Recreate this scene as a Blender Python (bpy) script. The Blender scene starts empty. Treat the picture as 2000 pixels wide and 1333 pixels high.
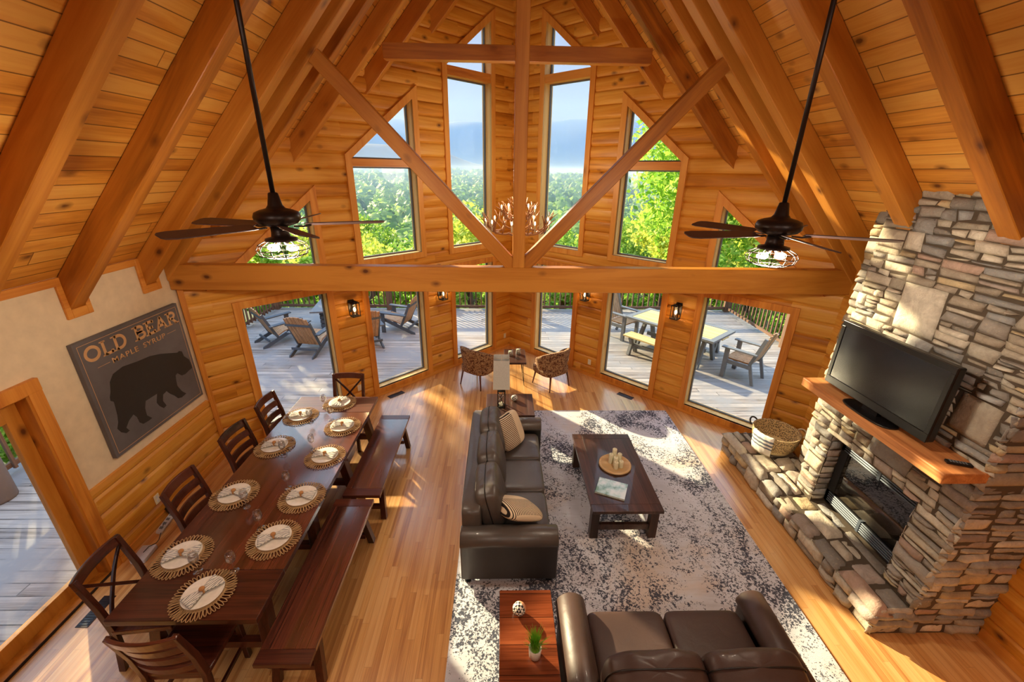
import bpy, bmesh, math, random
from mathutils import Vector, Matrix, noise as mnoise
S = bpy.context.scene
COL = S.collection
PI = math.pi

# ---------------------------------------------------------------- camera
cam_d = bpy.data.cameras.new('camera')
cam = bpy.data.objects.new('camera', cam_d); COL.objects.link(cam)
S.camera = cam
_p, _y, _r = math.radians(22.116), math.radians(1.576), math.radians(.842)
_f = Vector((math.sin(_y)*math.cos(_p), math.cos(_y)*math.cos(_p), -math.sin(_p)))
_rt = Vector((math.cos(_y), -math.sin(_y), 0)); _u = _rt.cross(_f)
_r2 = _rt*math.cos(_r) + _u*math.sin(_r); _u2 = -_rt*math.sin(_r) + _u*math.cos(_r)
M = Matrix((( _r2.x, _u2.x, -_f.x, 0), (_r2.y, _u2.y, -_f.y, 0), (_r2.z, _u2.z, -_f.z, 3.8), (0, 0, 0, 1)))
cam.matrix_world = M
cam_d.sensor_fit = 'HORIZONTAL'; cam_d.sensor_width = 36; cam_d.lens = 36*821.4/2000
cam_d.clip_start = .05; cam_d.clip_end = 5000

# ---------------------------------------------------------------- sky, sun, exposure
W = bpy.data.worlds.new('sky'); S.world = W; W.use_nodes = True
wn = W.node_tree.nodes; wl = W.node_tree.links; wn.clear()
sky = wn.new('ShaderNodeTexSky'); sky.sky_type = 'NISHITA'; sky.sun_disc = False
sky.sun_elevation = math.radians(24); sky.sun_rotation = math.radians(-44)
sky.air_density = 1.0; sky.dust_density = 2.5; sky.ozone_density = 1.2; sky.altitude = 300
# hazy morning sky: pale grey low down, bright clear blue overhead, with the Nishita sky's warmth mixed in
geo = wn.new('ShaderNodeTexCoord'); sep = wn.new('ShaderNodeSeparateXYZ'); rmp = wn.new('ShaderNodeValToRGB')
wl.new(geo.outputs['Generated'], sep.inputs[0]); wl.new(sep.outputs[2], rmp.inputs[0])
re_ = rmp.color_ramp.elements; re_[0].position = .0; re_[0].color = (.56, .545, .54, 1); re_[1].position = .26; re_[1].color = (.64, .64, .66, 1)
e_ = re_.new(.5); e_.color = (2.7, 3.4, 4.6, 1); e_ = re_.new(1); e_.color = (2.6, 3.5, 5.2, 1)
mixs = wn.new('ShaderNodeMixRGB'); mixs.blend_type = 'MIX'; mixs.inputs[0].default_value = .94
skm = wn.new('ShaderNodeMixRGB'); skm.blend_type = 'MULTIPLY'; skm.inputs[0].default_value = 1
skm.inputs[2].default_value = (.4, .4, .4, 1)
bg = wn.new('ShaderNodeBackground'); bg.inputs[1].default_value = .30
wo = wn.new('ShaderNodeOutputWorld')
wl.new(sky.outputs[0], skm.inputs[1]); wl.new(skm.outputs[0], mixs.inputs[1]); wl.new(rmp.outputs[0], mixs.inputs[2]); wl.new(mixs.outputs[0], bg.inputs[0]); wl.new(bg.outputs[0], wo.inputs[0])

def lamp(kind, name, loc, energy, color=(1, 1, 1), size=.1, rot=None, sizey=None):
    d = bpy.data.lights.new(name, kind); d.energy = energy; d.color = color
    if kind == 'AREA':
        d.size = size
        if sizey: d.shape = 'RECTANGLE'; d.size_y = sizey
    elif kind == 'SUN': d.angle = size
    else: d.shadow_soft_size = size
    o = bpy.data.objects.new(name, d); COL.objects.link(o); o.location = loc
    if rot is not None: o.rotation_euler = rot
    return o
SUN_EL = math.radians(21); SUN_H = Vector((.69, -.72, 0)).normalized()
sdir = Vector((SUN_H.x*math.cos(SUN_EL), SUN_H.y*math.cos(SUN_EL), -math.sin(SUN_EL)))
sun = lamp('SUN', 'sun', (-30, 40, 20), 8.5, (1, .87, .68), math.radians(.9))
sun.rotation_euler = sdir.to_track_quat('-Z', 'Y').to_euler()
# unseen fill lights added behind the camera to lift the room
lamp('AREA', 'rear_fill_light', (-1.7, -1.6, 4.9), 26, (1, .90, .76), 1.2, (math.radians(55), 0, 0))
lamp('AREA', 'rear_fill_light', (2.1, -1.6, 4.9), 26, (1, .90, .76), 1.2, (math.radians(55), 0, 0))
S.view_settings.view_transform = 'Standard'; S.view_settings.look = 'None'
S.view_settings.gamma = 1; S.view_settings.use_curve_mapping = False
S.view_settings.exposure = 1.0
try:
    S.cycles.use_denoising = True; S.cycles.denoiser = 'OPENIMAGEDENOISE'
    S.cycles.max_bounces = 8; S.cycles.diffuse_bounces = 4; S.cycles.glossy_bounces = 3
    S.cycles.transmission_bounces = 6; S.cycles.transparent_max_bounces = 12
    S.cycles.sample_clamp_indirect = 8; S.cycles.caustics_reflective = False; S.cycles.caustics_refractive = False
except Exception: pass

# ---------------------------------------------------------------- materials
def L(c):   # sRGB 0-255 -> linear
    return tuple(((v/255)/12.92 if v/255 <= .04045 else ((v/255+.055)/1.055)**2.4) for v in c) + (1,)
class NT:
    def __init__(s, name):
        s.m = bpy.data.materials.new(name); s.m.use_nodes = True
        s.t = s.m.node_tree; s.n = s.t.nodes; s.l = s.t.links
        s.b = s.n['Principled BSDF']
    def new(s, k, **kw):
        x = s.n.new('ShaderNode'+k)
        for a, v in kw.items(): setattr(x, a, v)
        return x
    def link(s, a, b): s.l.new(a, b)
    def math(s, op, a, b=None, c=None):
        x = s.new('Math', operation=op)
        for i, v in enumerate((a, b, c)):
            if v is None: continue
            if isinstance(v, (int, float)): x.inputs[i].default_value = v
            else: s.link(v, x.inputs[i])
        return x.outputs[0]
    def mix(s, f, a, b, mode='MIX'):
        x = s.new('MixRGB', blend_type=mode)
        for i, v in enumerate((f, a, b)):
            if isinstance(v, (int, float)): x.inputs[i].default_value = v
            elif isinstance(v, tuple): x.inputs[i].default_value = v
            else: s.link(v, x.inputs[i])
        return x.outputs[0]
    def ramp(s, f, stops, interp='LINEAR'):
        x = s.new('ValToRGB'); x.color_ramp.interpolation = interp
        e = x.color_ramp.elements
        while len(e) < len(stops): e.new(.5)
        for i, (p, c) in enumerate(stops): e[i].position = p; e[i].color = c
        s.link(f, x.inputs[0]); return x.outputs[0]
    def comb(s, x, y, z):
        c = s.new('CombineXYZ')
        for i, v in enumerate((x, y, z)):
            if isinstance(v, (int, float)): c.inputs[i].default_value = v
            else: s.link(v, c.inputs[i])
        return c.outputs[0]
    def noise(s, v, scale, detail=3, rough=.55, dist=0, w=None):
        x = s.new('TexNoise'); s.link(v, x.inputs['Vector']); x.inputs['Scale'].default_value = scale
        x.inputs['Detail'].default_value = detail; x.inputs['Roughness'].default_value = rough
        x.inputs['Distortion'].default_value = dist
        return x.outputs[0]
    def bump(s, h, st=.3, d=.01, normal=None):
        x = s.new('Bump'); x.inputs['Strength'].default_value = st; x.inputs['Distance'].default_value = d
        s.link(h, x.inputs['Height'])
        if normal is not None: s.link(normal, x.inputs['Normal'])
        s.link(x.outputs[0], s.b.inputs['Normal']); return x.outputs[0]
    def xyz(s):
        tc = s.new('TexCoord'); sp = s.new('SeparateXYZ'); s.link(tc.outputs['Object'], sp.inputs[0])
        return tc.outputs['Object'], sp.outputs
    def done(s, rough=.5, spec=.5, coat=0, metal=0, color=None):
        s.b.inputs['Roughness'].default_value = rough; s.b.inputs['Specular IOR Level'].default_value = spec
        s.b.inputs['Coat Weight'].default_value = coat; s.b.inputs['Metallic'].default_value = metal
        if color is not None:
            if isinstance(color, tuple): s.b.inputs['Base Color'].default_value = color
            else: s.link(color, s.b.inputs['Base Color'])
        return s.m
def plain(name, c, rough=.5, metal=0, spec=.5, bump=0, bscale=200, coat=0, emit=None):
    n = NT(name)
    v, _ = n.xyz()
    f = n.noise(v, bscale*.15, 3)
    c = L(c) if max(c) > 1 else tuple(c)+(1,)
    col = n.mix(f, tuple(x*.82 for x in c[:3])+(1,), tuple(min(1, x*1.15) for x in c[:3])+(1,))
    if bump: n.bump(n.noise(v, bscale, 4), bump, .004)
    n.done(rough, spec, coat, metal, col)
    if emit:
        n.b.inputs['Emission Color'].default_value = tuple(emit[:3])+(1,); n.b.inputs['Emission Strength'].default_value = emit[3]
    return n.m

def wood(name, cols, grain='x', w=0, across='z', length=0, rough=.45, coat=0, knots=.5, kscale=3.2, kcol=(84, 40, 16),
         gs=10, gap=.0, gcol=.35, streak=.5, bump=.15, var=1.0, spec=.4, off=0.0, weather=None):
    """cols: light, mid, dark sRGB. grain runs along an object axis; w = board width across another axis; length = board length"""
    n = NT(name); vec, o = n.xyz(); ax = {'x': 0, 'y': 1, 'z': 2}
    g = o[ax[grain]]; a = o[ax[across]]; t = o[[i for i in (0, 1, 2) if i not in (ax[grain], ax[across])][0]]
    oi = n.new('ObjectInfo'); rnd = n.math('MULTIPLY', oi.outputs['Random'], 31.7)
    if w:
        aw = n.math('ADD', n.math('DIVIDE', a, w), off); idx = n.math('FLOOR', aw)
        wn1 = n.new('TexWhiteNoise', noise_dimensions='1D'); n.link(idx, wn1.inputs['W'])
        if length:
            gl = n.math('ADD', n.math('DIVIDE', g, length), n.math('MULTIPLY', wn1.outputs[0], 7.3)); idy = n.math('FLOOR', gl)
            wn2 = n.new('TexWhiteNoise', noise_dimensions='2D'); n.link(n.comb(idx, idy, 0), wn2.inputs['Vector'])
            rv = wn2.outputs[0]
        else: rv = wn1.outputs[0]
        shift = n.math('ADD', n.math('MULTIPLY', rv, 13.7), rnd)
    else:
        rv = oi.outputs['Random']; shift = rnd
    gg = n.math('ADD', g, shift)
    v1 = n.comb(n.math('MULTIPLY', gg, .55), n.math('MULTIPLY', n.math('ADD', a, shift), gs), n.math('MULTIPLY', t, gs))
    n1 = n.noise(v1, 1.0, 4, .6, .9)
    v2 = n.comb(n.math('MULTIPLY', gg, 2.2), n.math('MULTIPLY', a, gs*9), n.math('MULTIPLY', t, gs*9))
    n2 = n.noise(v2, 1.0, 2, .5, .2)
    f = n.math('ADD', n.math('MULTIPLY', n1, 1.35), n.math('MULTIPLY', n.math('SUBTRACT', n2, .5), streak))
    f = n.math('ADD', f, n.math('MULTIPLY', n.math('SUBTRACT', rv, .5), .55*var))
    c = n.ramp(f, [(.25, L(cols[2])), (.6, L(cols[1])), (1.0, L(cols[0]))])
    c = n.mix(n.math('MULTIPLY', rv, .3*var), c, L(cols[2]))
    if knots:
        kv = n.comb(n.math('MULTIPLY', gg, .62), n.math('ADD', a, n.math('MULTIPLY', rv, 3.0)), t)
        vo = n.new('TexVoronoi'); vo.feature = 'F1'; vo.inputs['Scale'].default_value = kscale
        wv = n.new('VectorMath', operation='ADD'); n.link(kv, wv.inputs[0])
        nn = n.new('TexNoise'); n.link(kv, nn.inputs['Vector']); nn.inputs['Scale'].default_value = 30
        sc = n.new('VectorMath', operation='SCALE'); n.link(nn.outputs[1], sc.inputs[0]); sc.inputs['Scale'].default_value = .012
        n.link(sc.outputs[0], wv.inputs[1]); n.link(wv.outputs[0], vo.inputs['Vector'])
        kf = n.ramp(vo.outputs['Distance'], [(.05, (1, 1, 1, 1)), (.085, (.6, .6, .6, 1)), (.19, (0, 0, 0, 1))])
        c = n.mix(n.math('MULTIPLY', kf, knots), c, L(kcol))
    if w and gap:
        fr = n.math('FRACT', aw); e = n.math('ABSOLUTE', n.math('SUBTRACT', fr, .5))
        gm = n.math('GREATER_THAN', e, .5-gap)
        if length:
            fy = n.math('FRACT', gl); ey = n.math('ABSOLUTE', n.math('SUBTRACT', fy, .5))
            gm = n.math('MAXIMUM', gm, n.math('GREATER_THAN', ey, .5-gap*w/length))
        c = n.mix(n.math('MULTIPLY', gm, 1-gcol), c, tuple(x*.25 for x in L(cols[2])[:3])+(1,))
        h = n.math('SUBTRACT', n.math('MULTIPLY', n2, .15), gm)
        n.bump(h, .5, .004)
    elif bump: n.bump(n2, bump, .003)
    if weather:
        wf = n.noise(vec, weather[1], 5, .65)
        c = n.mix(n.ramp(wf, [(.42, (0, 0, 0, 1)), (.62, (1, 1, 1, 1))]), c, L(weather[0]))
    return n.done(rough, spec, coat, 0, c)

PINE = ((234, 176, 78), (210, 140, 44), (164, 98, 24))
m_log = wood('knotty_pine_siding', PINE, 'x', .2, 'z', 2.7, .42, knots=.95, gs=7, kscale=4.4, streak=.3, var=.8, bump=.1)
m_logy = wood('knotty_pine_siding_side', PINE, 'y', .2, 'z', 2.7, .42, knots=.95, gs=7, kscale=4.4, streak=.3, var=.8, bump=.1)
m_ceil = wood('pine_tongue_and_groove', ((240, 186, 92), (220, 152, 60), (176, 108, 36)), 'y', .135, 'x', 2.4, .42, knots=.9, gs=8, gap=.028, gcol=.15, kscale=3.8, streak=.3, var=1.2)
m_beam = wood('pine_beam', ((216, 148, 60), (186, 116, 36), (138, 80, 22)), 'x', 0, 'y', 0, .42, knots=.95, kscale=3.8, gs=6, streak=.25, bump=.08)
m_beamz = wood('pine_post', ((216, 148, 60), (186, 116, 36), (138, 80, 22)), 'z', 0, 'y', 0, .42, knots=.95, kscale=3.8, gs=6, streak=.25, bump=.08)
m_trim = wood('pine_trim', ((232, 168, 78), (214, 140, 54), (180, 104, 34)), 'z', 0, 'x', 0, .45, knots=.5, kscale=2.4, gs=9, streak=.3)
m_trimx = wood('pine_trim_horizontal', ((232, 168, 78), (214, 140, 54), (180, 104, 34)), 'x', 0, 'z', 0, .45, knots=.5, kscale=2.4, gs=9, streak=.3)
m_trimy = wood('pine_trim_lengthwise', ((232, 168, 78), (214, 140, 54), (180, 104, 34)), 'y', 0, 'z', 0, .45, knots=.5, kscale=2.4, gs=9, streak=.3)
m_jamb = wood('pale_pine_jamb', ((244, 212, 146), (236, 196, 122), (214, 164, 90)), 'z', 0, 'x', 0, .5, knots=.3, gs=9, streak=.3)
m_floor = wood('oak_strip_floor', ((236, 188, 124), (216, 160, 94), (172, 114, 62)), 'y', .062, 'x', .95, .3, coat=.9, knots=0, gs=16, gap=.016, gcol=.55, streak=.5, var=.95, spec=.5)
for n_ in m_floor.node_tree.nodes:
    if n_.type == 'BSDF_PRINCIPLED': n_.inputs['Coat Roughness'].default_value = .2; n_.inputs['Coat IOR'].default_value = 1.6
m_deck = wood('weathered_deck_boards', ((190, 182, 174), (158, 148, 140), (104, 96, 90)), 'x', .14, 'y', 3.6, .6, knots=.2, gs=11, gap=.045, gcol=.1, streak=.9, var=1.0, weather=((136, 136, 138), 1.3))
m_dark = wood('espresso_wood', ((104, 52, 34), (74, 34, 22), (36, 15, 10)), 'y', 0, 'x', 0, .3, coat=.25, knots=0, gs=13, streak=.7, bump=.08)
m_darkx = wood('espresso_wood_crosswise', ((104, 52, 34), (74, 34, 22), (36, 15, 10)), 'x', 0, 'y', 0, .3, coat=.25, knots=0, gs=13, streak=.7, bump=.08)
m_darkz = wood('espresso_wood_upright', ((92, 44, 28), (66, 30, 19), (34, 14, 9)), 'z', 0, 'x', 0, .34, coat=.15, knots=0, gs=13, streak=.7, bump=.08)
m_darktop = wood('espresso_plank_top', ((110, 58, 40), (80, 40, 28), (42, 20, 13)), 'y', .136, 'x', 0, .24, coat=.6, knots=0, gs=11, gap=.02, gcol=.2, streak=.7, var=.5)
for n_ in m_darktop.node_tree.nodes:
    if n_.type == 'BSDF_PRINCIPLED': n_.inputs['Coat Roughness'].default_value = .14; n_.inputs['Coat Weight'].default_value = 1; n_.inputs['Coat IOR'].default_value = 1.75
m_coffee = wood('dark_walnut_top', ((92, 62, 50), (66, 44, 36), (38, 25, 20)), 'y', .26, 'x', 0, .3, coat=.3, knots=0, gs=12, gap=.01, gcol=.2, streak=.6, var=.4)
m_coffeez = wood('dark_walnut_leg', ((84, 58, 48), (60, 42, 34), (36, 25, 20)), 'z', 0, 'x', 0, .4, knots=0, gs=12, streak=.6)
m_endtop = wood('reddish_brown_plank_top', ((150, 80, 46), (116, 56, 30), (64, 28, 15)), 'x', .2, 'y', 0, .25, coat=.35, knots=.3, gs=9, gap=.012, gcol=.2, streak=.6, var=.7)
m_mantel = wood('cedar_mantel', ((228, 168, 112), (208, 142, 86), (170, 106, 60)), 'y', 0, 'x', 0, .5, knots=.5, gs=9, streak=.4)
m_railw = wood('stained_rail_wood', ((132, 100, 78), (104, 76, 58), (66, 46, 36)), 'z', 0, 'x', 0, .7, knots=0, gs=20, streak=.7)
m_railx = wood('stained_rail_wood_lengthwise', ((132, 100, 78), (104, 76, 58), (66, 46, 36)), 'x', 0, 'z', 0, .7, knots=0, gs=20, streak=.7)
m_walnut = wood('walnut_leg', ((120, 70, 46), (92, 50, 32), (54, 28, 18)), 'z', 0, 'x', 0, .4, knots=0, gs=12, streak=.6)
m_traywood = wood('light_turned_wood', ((226, 196, 150), (206, 170, 120), (160, 120, 76)), 'x', 0, 'y', 0, .5, knots=0, gs=20, streak=.6)
m_patiotop = wood('pale_slatted_tabletop', ((226, 206, 150), (208, 184, 124), (170, 144, 92)), 'x', .1, 'y', 0, .6, knots=0, gs=14, gap=.04, gcol=.2, streak=.5, var=.4)
m_patio = wood('tan_poly_slats', ((196, 158, 118), (172, 134, 96), (130, 96, 66)), 'z', .085, 'x', 0, .6, knots=0, gs=14, gap=.05, gcol=.1, streak=.5, var=.4)
m_white = plain('painted_drywall', (224, 204, 170), .85, bump=.12, bscale=60)
m_steel = plain('black_metal', (34, 32, 34), .35, .6)
m_bronze = plain('oil_rubbed_bronze', (52, 44, 42), .38, .7)
m_blade = plain('dark_fan_blade', (74, 54, 52), .45)
m_slate = plain('slate_grey_poly_frame', (70, 80, 92), .6)
m_greypoly = plain('grey_poly_frame', (112, 116, 120), .65)
m_black = plain('black_plastic', (18, 18, 20), .3)
m_blackm = plain('matte_black_frame', (24, 24, 26), .6)
m_cream = plain('cream_wax', (226, 222, 190), .5)
m_china = plain('white_glazed_china', (228, 220, 208), .18, spec=.6, coat=.3)
m_plate_sw = plain('ivory_outlet_plastic', (226, 212, 176), .4)
m_whitepl = plain('white_plastic', (206, 204, 206), .4)
m_wick = plain('woven_seagrass', (182, 146, 100), .8, bump=.8, bscale=240)
m_rope = plain('beige_rope', (206, 190, 160), .9, bump=.6, bscale=300)
m_ring = plain('rattan_bead', (178, 126, 74), .8, bump=.6, bscale=300)
m_grass = plain('artificial_grass_blade', (122, 186, 44), .5)
m_antler = plain('polished_antler', (168, 116, 72), .4, bscale=120)
m_sash = plain('dark_window_sash', (98, 98, 98), .5)
m_ash = plain('ceramic_fire_log', (110, 98, 88), .9, bump=.8, bscale=40)
m_chrome = plain('brushed_louver_metal', (84, 94, 106), .5, .3)
m_shade = plain('pale_grey_linen_shade', (206, 206, 200), .9, bump=.3, bscale=400)
m_ferrous = plain('rusty_log_post', (110, 100, 98), .9, bump=.6, bscale=20)
m_terr = plain('forest_floor', (64, 74, 40), .95, bscale=8)
m_bulb = plain('glowing_lamp_bulb', (255, 214, 150), .4, emit=(1, .74, .42, 6))
m_bulbs = plain('glowing_candle_bulb', (255, 204, 140), .4, emit=(1, .68, .36, 7))

def leather():
    n = NT('dark_brown_leather'); v, o = n.xyz()
    f = n.noise(v, 2.2, 4, .6); c = n.mix(f, L((56, 50, 48)), L((92, 84, 78)))
    vo = n.new('TexVoronoi'); vo.inputs['Scale'].default_value = 190; n.link(v, vo.inputs['Vector'])
    b1 = n.bump(vo.outputs['Distance'], .12, .002)
    n.bump(n.noise(v, 7, 3, .5, .8), .22, .02, b1)
    return n.done(.38, .55, .05, 0, c)
m_leather = leather()
def leather2():
    n = NT('espresso_brown_leather'); v, o = n.xyz()
    f = n.noise(v, 2.2, 4, .6); c = n.mix(f, L((50, 34, 30)), L((78, 56, 48)))
    vo = n.new('TexVoronoi'); vo.inputs['Scale'].default_value = 190; n.link(v, vo.inputs['Vector'])
    b1 = n.bump(vo.outputs['Distance'], .12, .002)
    n.bump(n.noise(v, 7, 3, .5, .8), .2, .02, b1)
    return n.done(.46, .5, .05, 0, c)
m_leather2 = leather2()
m_pipe = plain('black_leather_piping', (26, 20, 18), .4)

def rugmat():
    n = NT('distressed_rug_pile'); v, o = n.xyz()
    big = n.noise(v, .75, 5, .65, .4)
    base = n.ramp(big, [(.34, L((222, 226, 236))), (.5, L((206, 208, 216))), (.62, L((206, 194, 186))), (.75, L((192, 168, 148)))])
    st = n.noise(n.comb(n.math('MULTIPLY', o[0], 2.0), n.math('MULTIPLY', o[1], 26), 0), 1, 4, .6)
    base = n.mix(n.math('MULTIPLY', n.ramp(st, [(.5, (0, 0, 0, 1)), (.75, (1, 1, 1, 1))]), .35), base, L((150, 146, 148)))
    mask = n.noise(n.comb(n.math('MULTIPLY', o[0], 1.7), n.math('MULTIPLY', o[1], 1.0), 3.3), 1.15, 5, .68, .7)
    vo = n.new('TexVoronoi'); vo.inputs['Scale'].default_value = 44; vo.inputs['Randomness'].default_value = 1
    wob = n.noise(v, 25, 2)
    n.link(n.comb(n.math('ADD', o[0], n.math('MULTIPLY', wob, .05)), n.math('MULTIPLY', o[1], .9), 0), vo.inputs['Vector'])
    sp = n.noise(v, 44, 4, .7, .3)
    thr = n.ramp(mask, [(.38, (.04, .04, .04, 1)), (.64, (.50, .50, .50, 1))])
    s1 = n.math('LESS_THAN', vo.outputs['Distance'], n.math('MULTIPLY', thr, 1.0))
    s2 = n.math('GREATER_THAN', n.math('ADD', sp, n.math('MULTIPLY', thr, .42)), .66)
    sm = n.math('MULTIPLY', n.math('MULTIPLY', s1, n.math('GREATER_THAN', sp, .42)), 1.0)
    sm = n.math('MAXIMUM', sm, n.math('MULTIPLY', s2, n.math('GREATER_THAN', thr, .12)))
    c = n.mix(n.math('MULTIPLY', sm, .92), base, L((46, 52, 70)))
    n.bump(n.noise(v, 160, 3), .5, .006)
    return n.done(.95, .1, 0, 0, c)
m_rug = rugmat()
def stripes(name, a, b, axis, period, duty=.5, rough=.9, band=None):
    n = NT(name); v, o = n.xyz()
    x = o['xyz'.index(axis)]
    f = n.math('LESS_THAN', n.math('FRACT', n.math('DIVIDE', x, period)), duty)
    if band: f = n.math('MULTIPLY', f, n.math('LESS_THAN', n.math('ABSOLUTE', n.math('SUBTRACT', o['xyz'.index(band[0])], band[1])), band[2]))
    c = n.mix(f, L(a), L(b)); n.bump(n.noise(v, 300, 2), .3, .003)
    return n.done(rough, .2, 0, 0, c)
m_napkin = stripes('striped_linen_napkin', (232, 226, 214), (110, 112, 118), 'y', .011, .42)
m_pill_s = stripes('cream_cushion_with_black_stripes', (226, 206, 174), (44, 36, 34), 'z', .021, .42, band=('x', -.08, .13))
m_throw = stripes('white_throw_with_grey_stripes', (236, 230, 220), (112, 120, 134), 'z', .055, .5, band=('z', .19, .075))
def checker():
    n = NT('checkered_glaze'); v, o = n.xyz()
    ch = n.new('TexChecker'); ch.inputs['Scale'].default_value = 60; n.link(v, ch.inputs['Vector'])
    ch.inputs['Color1'].default_value = L((230, 224, 210)); ch.inputs['Color2'].default_value = L((28, 28, 34))
    c = n.mix(n.math('GREATER_THAN', o[1], .018), ch.outputs[0], L((214, 150, 110)))
    return n.done(.4, .4, 0, 0, c)
m_check = checker()
def chairfab():
    n = NT('mottled_brown_upholstery'); v, o = n.xyz()
    a = n.noise(v, 26, 5, .75, 1.2)
    c = n.ramp(a, [(.40, L((62, 34, 26))), (.48, L((110, 66, 46))), (.55, L((190, 160, 120))), (.62, L((84, 48, 36))), (.7, L((206, 180, 140)))])
    n.bump(a, .25, .004); return n.done(.8, .3, 0, 0, c)
m_chfab = chairfab()
def basketmat():
    n = NT('coiled_basket_weave'); v, o = n.xyz()
    wv = n.math('SINE', n.math('MULTIPLY', o[2], 2*PI/.022)); sp = n.noise(v, 60, 2)
    vo = n.new('TexVoronoi'); vo.inputs['Scale'].default_value = 62; n.link(v, vo.inputs['Vector'])
    d = n.math('LESS_THAN', vo.outputs['Distance'], .45)
    c = n.mix(n.math('MULTIPLY', d, .8), L((206, 178, 132)), L((66, 56, 52)))
    c = n.mix(n.math('LESS_THAN', o[2], .065), c, L((222, 202, 160)))
    n.bump(wv, .5, .006); return n.done(.9, .2, 0, 0, c)
m_basket = basketmat()
def stonemat():
    n = NT('ledge_stone'); v, o = n.xyz()
    at = n.new('VertexColor', layer_name='stone')
    a = n.noise(v, 9, 6, .7, .5); b = n.noise(v, 34, 4, .7)
    c = n.mix(n.ramp(a, [(.35, (0, 0, 0, 1)), (.7, (1, 1, 1, 1))]), at.outputs[0], n.mix(.55, at.outputs[0], L((120, 106, 92))), 'MIX')
    c = n.mix(n.math('MULTIPLY', n.ramp(b, [(.55, (0, 0, 0, 1)), (.75, (1, 1, 1, 1))]), .5), c, L((196, 178, 148)))
    n.bump(n.math('ADD', a, n.math('MULTIPLY', b, .5)), .7, .02)
    return n.done(.9, .2, 0, 0, c)
m_stone = stonemat()
m_mortar = plain('dark_recessed_mortar', (82, 70, 56), .95, bump=.5, bscale=60)
def glassy(name, tint=(1, 1, 1), refl=.06, rough=0):
    n = NT(name); t = n.new('BsdfTransparent'); t.inputs[0].default_value = tuple(tint)+(1,)
    g = n.new('BsdfGlossy'); g.inputs['Roughness'].default_value = rough
    fr = n.new('Fresnel'); fr.inputs[0].default_value = 1.35
    mx = n.new('MixShader'); n.link(n.math('MINIMUM', n.math('ADD', n.math('MULTIPLY', fr.outputs[0], .25), refl-.012), .5), mx.inputs[0])
    n.link(t.outputs[0], mx.inputs[1]); n.link(g.outputs[0], mx.inputs[2])
    n.link(mx.outputs[0], n.n['Material Output'].inputs['Surface']); return n.m
m_glass = glassy('window_glass', (.97, .985, .98), .015)
m_fglass = glassy('smoked_fireplace_glass', (.42, .40, .40), .10)
def wineglass():
    n = NT('clear_drinking_glass'); v, o = n.xyz(); n.b.inputs['Transmission Weight'].default_value = 1
    n.b.inputs['IOR'].default_value = 1.25; return n.done(.0, .5, 0, 0, (1, 1, 1, 1))
m_wine = glassy('clear_drinking_glass', (.95, .96, .97), .16)
m_lanternglass = glassy('seeded_lantern_glass', (.95, .93, .88), .08)
def leafmat(name, cols):
    n = NT(name); v, o = n.xyz(); oi = n.new('ObjectInfo')
    f = n.noise(v, 1.6, 3, .6); g = n.new('NewGeometry')
    f = n.math('ADD', n.math('MULTIPLY', g.outputs['Random Per Island'], .6), n.math('MULTIPLY', f, .45))
    c = n.ramp(f, [(.15, L(cols[0])), (.5, L(cols[1])), (.85, L(cols[2]))])
    n.done(.5, .3, 0, 0, c)
    tr = n.new('BsdfTranslucent'); n.link(c, tr.inputs[0]); mx = n.new('MixShader'); mx.inputs[0].default_value = .5
    n.link(n.b.outputs[0], mx.inputs[1]); n.link(tr.outputs[0], mx.inputs[2]); n.link(mx.outputs[0], n.n['Material Output'].inputs['Surface'])
    return n.m
m_leaf = leafmat('sunlit_green_leaf', ((104, 158, 50), (158, 204, 74), (220, 236, 112)))
m_leaf2 = leafmat('mid_green_leaf', ((84, 130, 52), (134, 174, 68), (196, 212, 96)))
m_leafy = leafmat('yellow_green_leaf', ((134, 164, 58), (190, 204, 80), (236, 228, 112)))
m_canopy = leafmat('forest_canopy', ((84, 124, 60), (120, 158, 76), (166, 190, 100)))
m_bark = plain('grey_brown_bark', (92, 74, 60), .9, bump=.8, bscale=30)
m_mount = plain('distant_wooded_mountain', (52, 64, 62), .95, bscale=.2)

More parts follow.
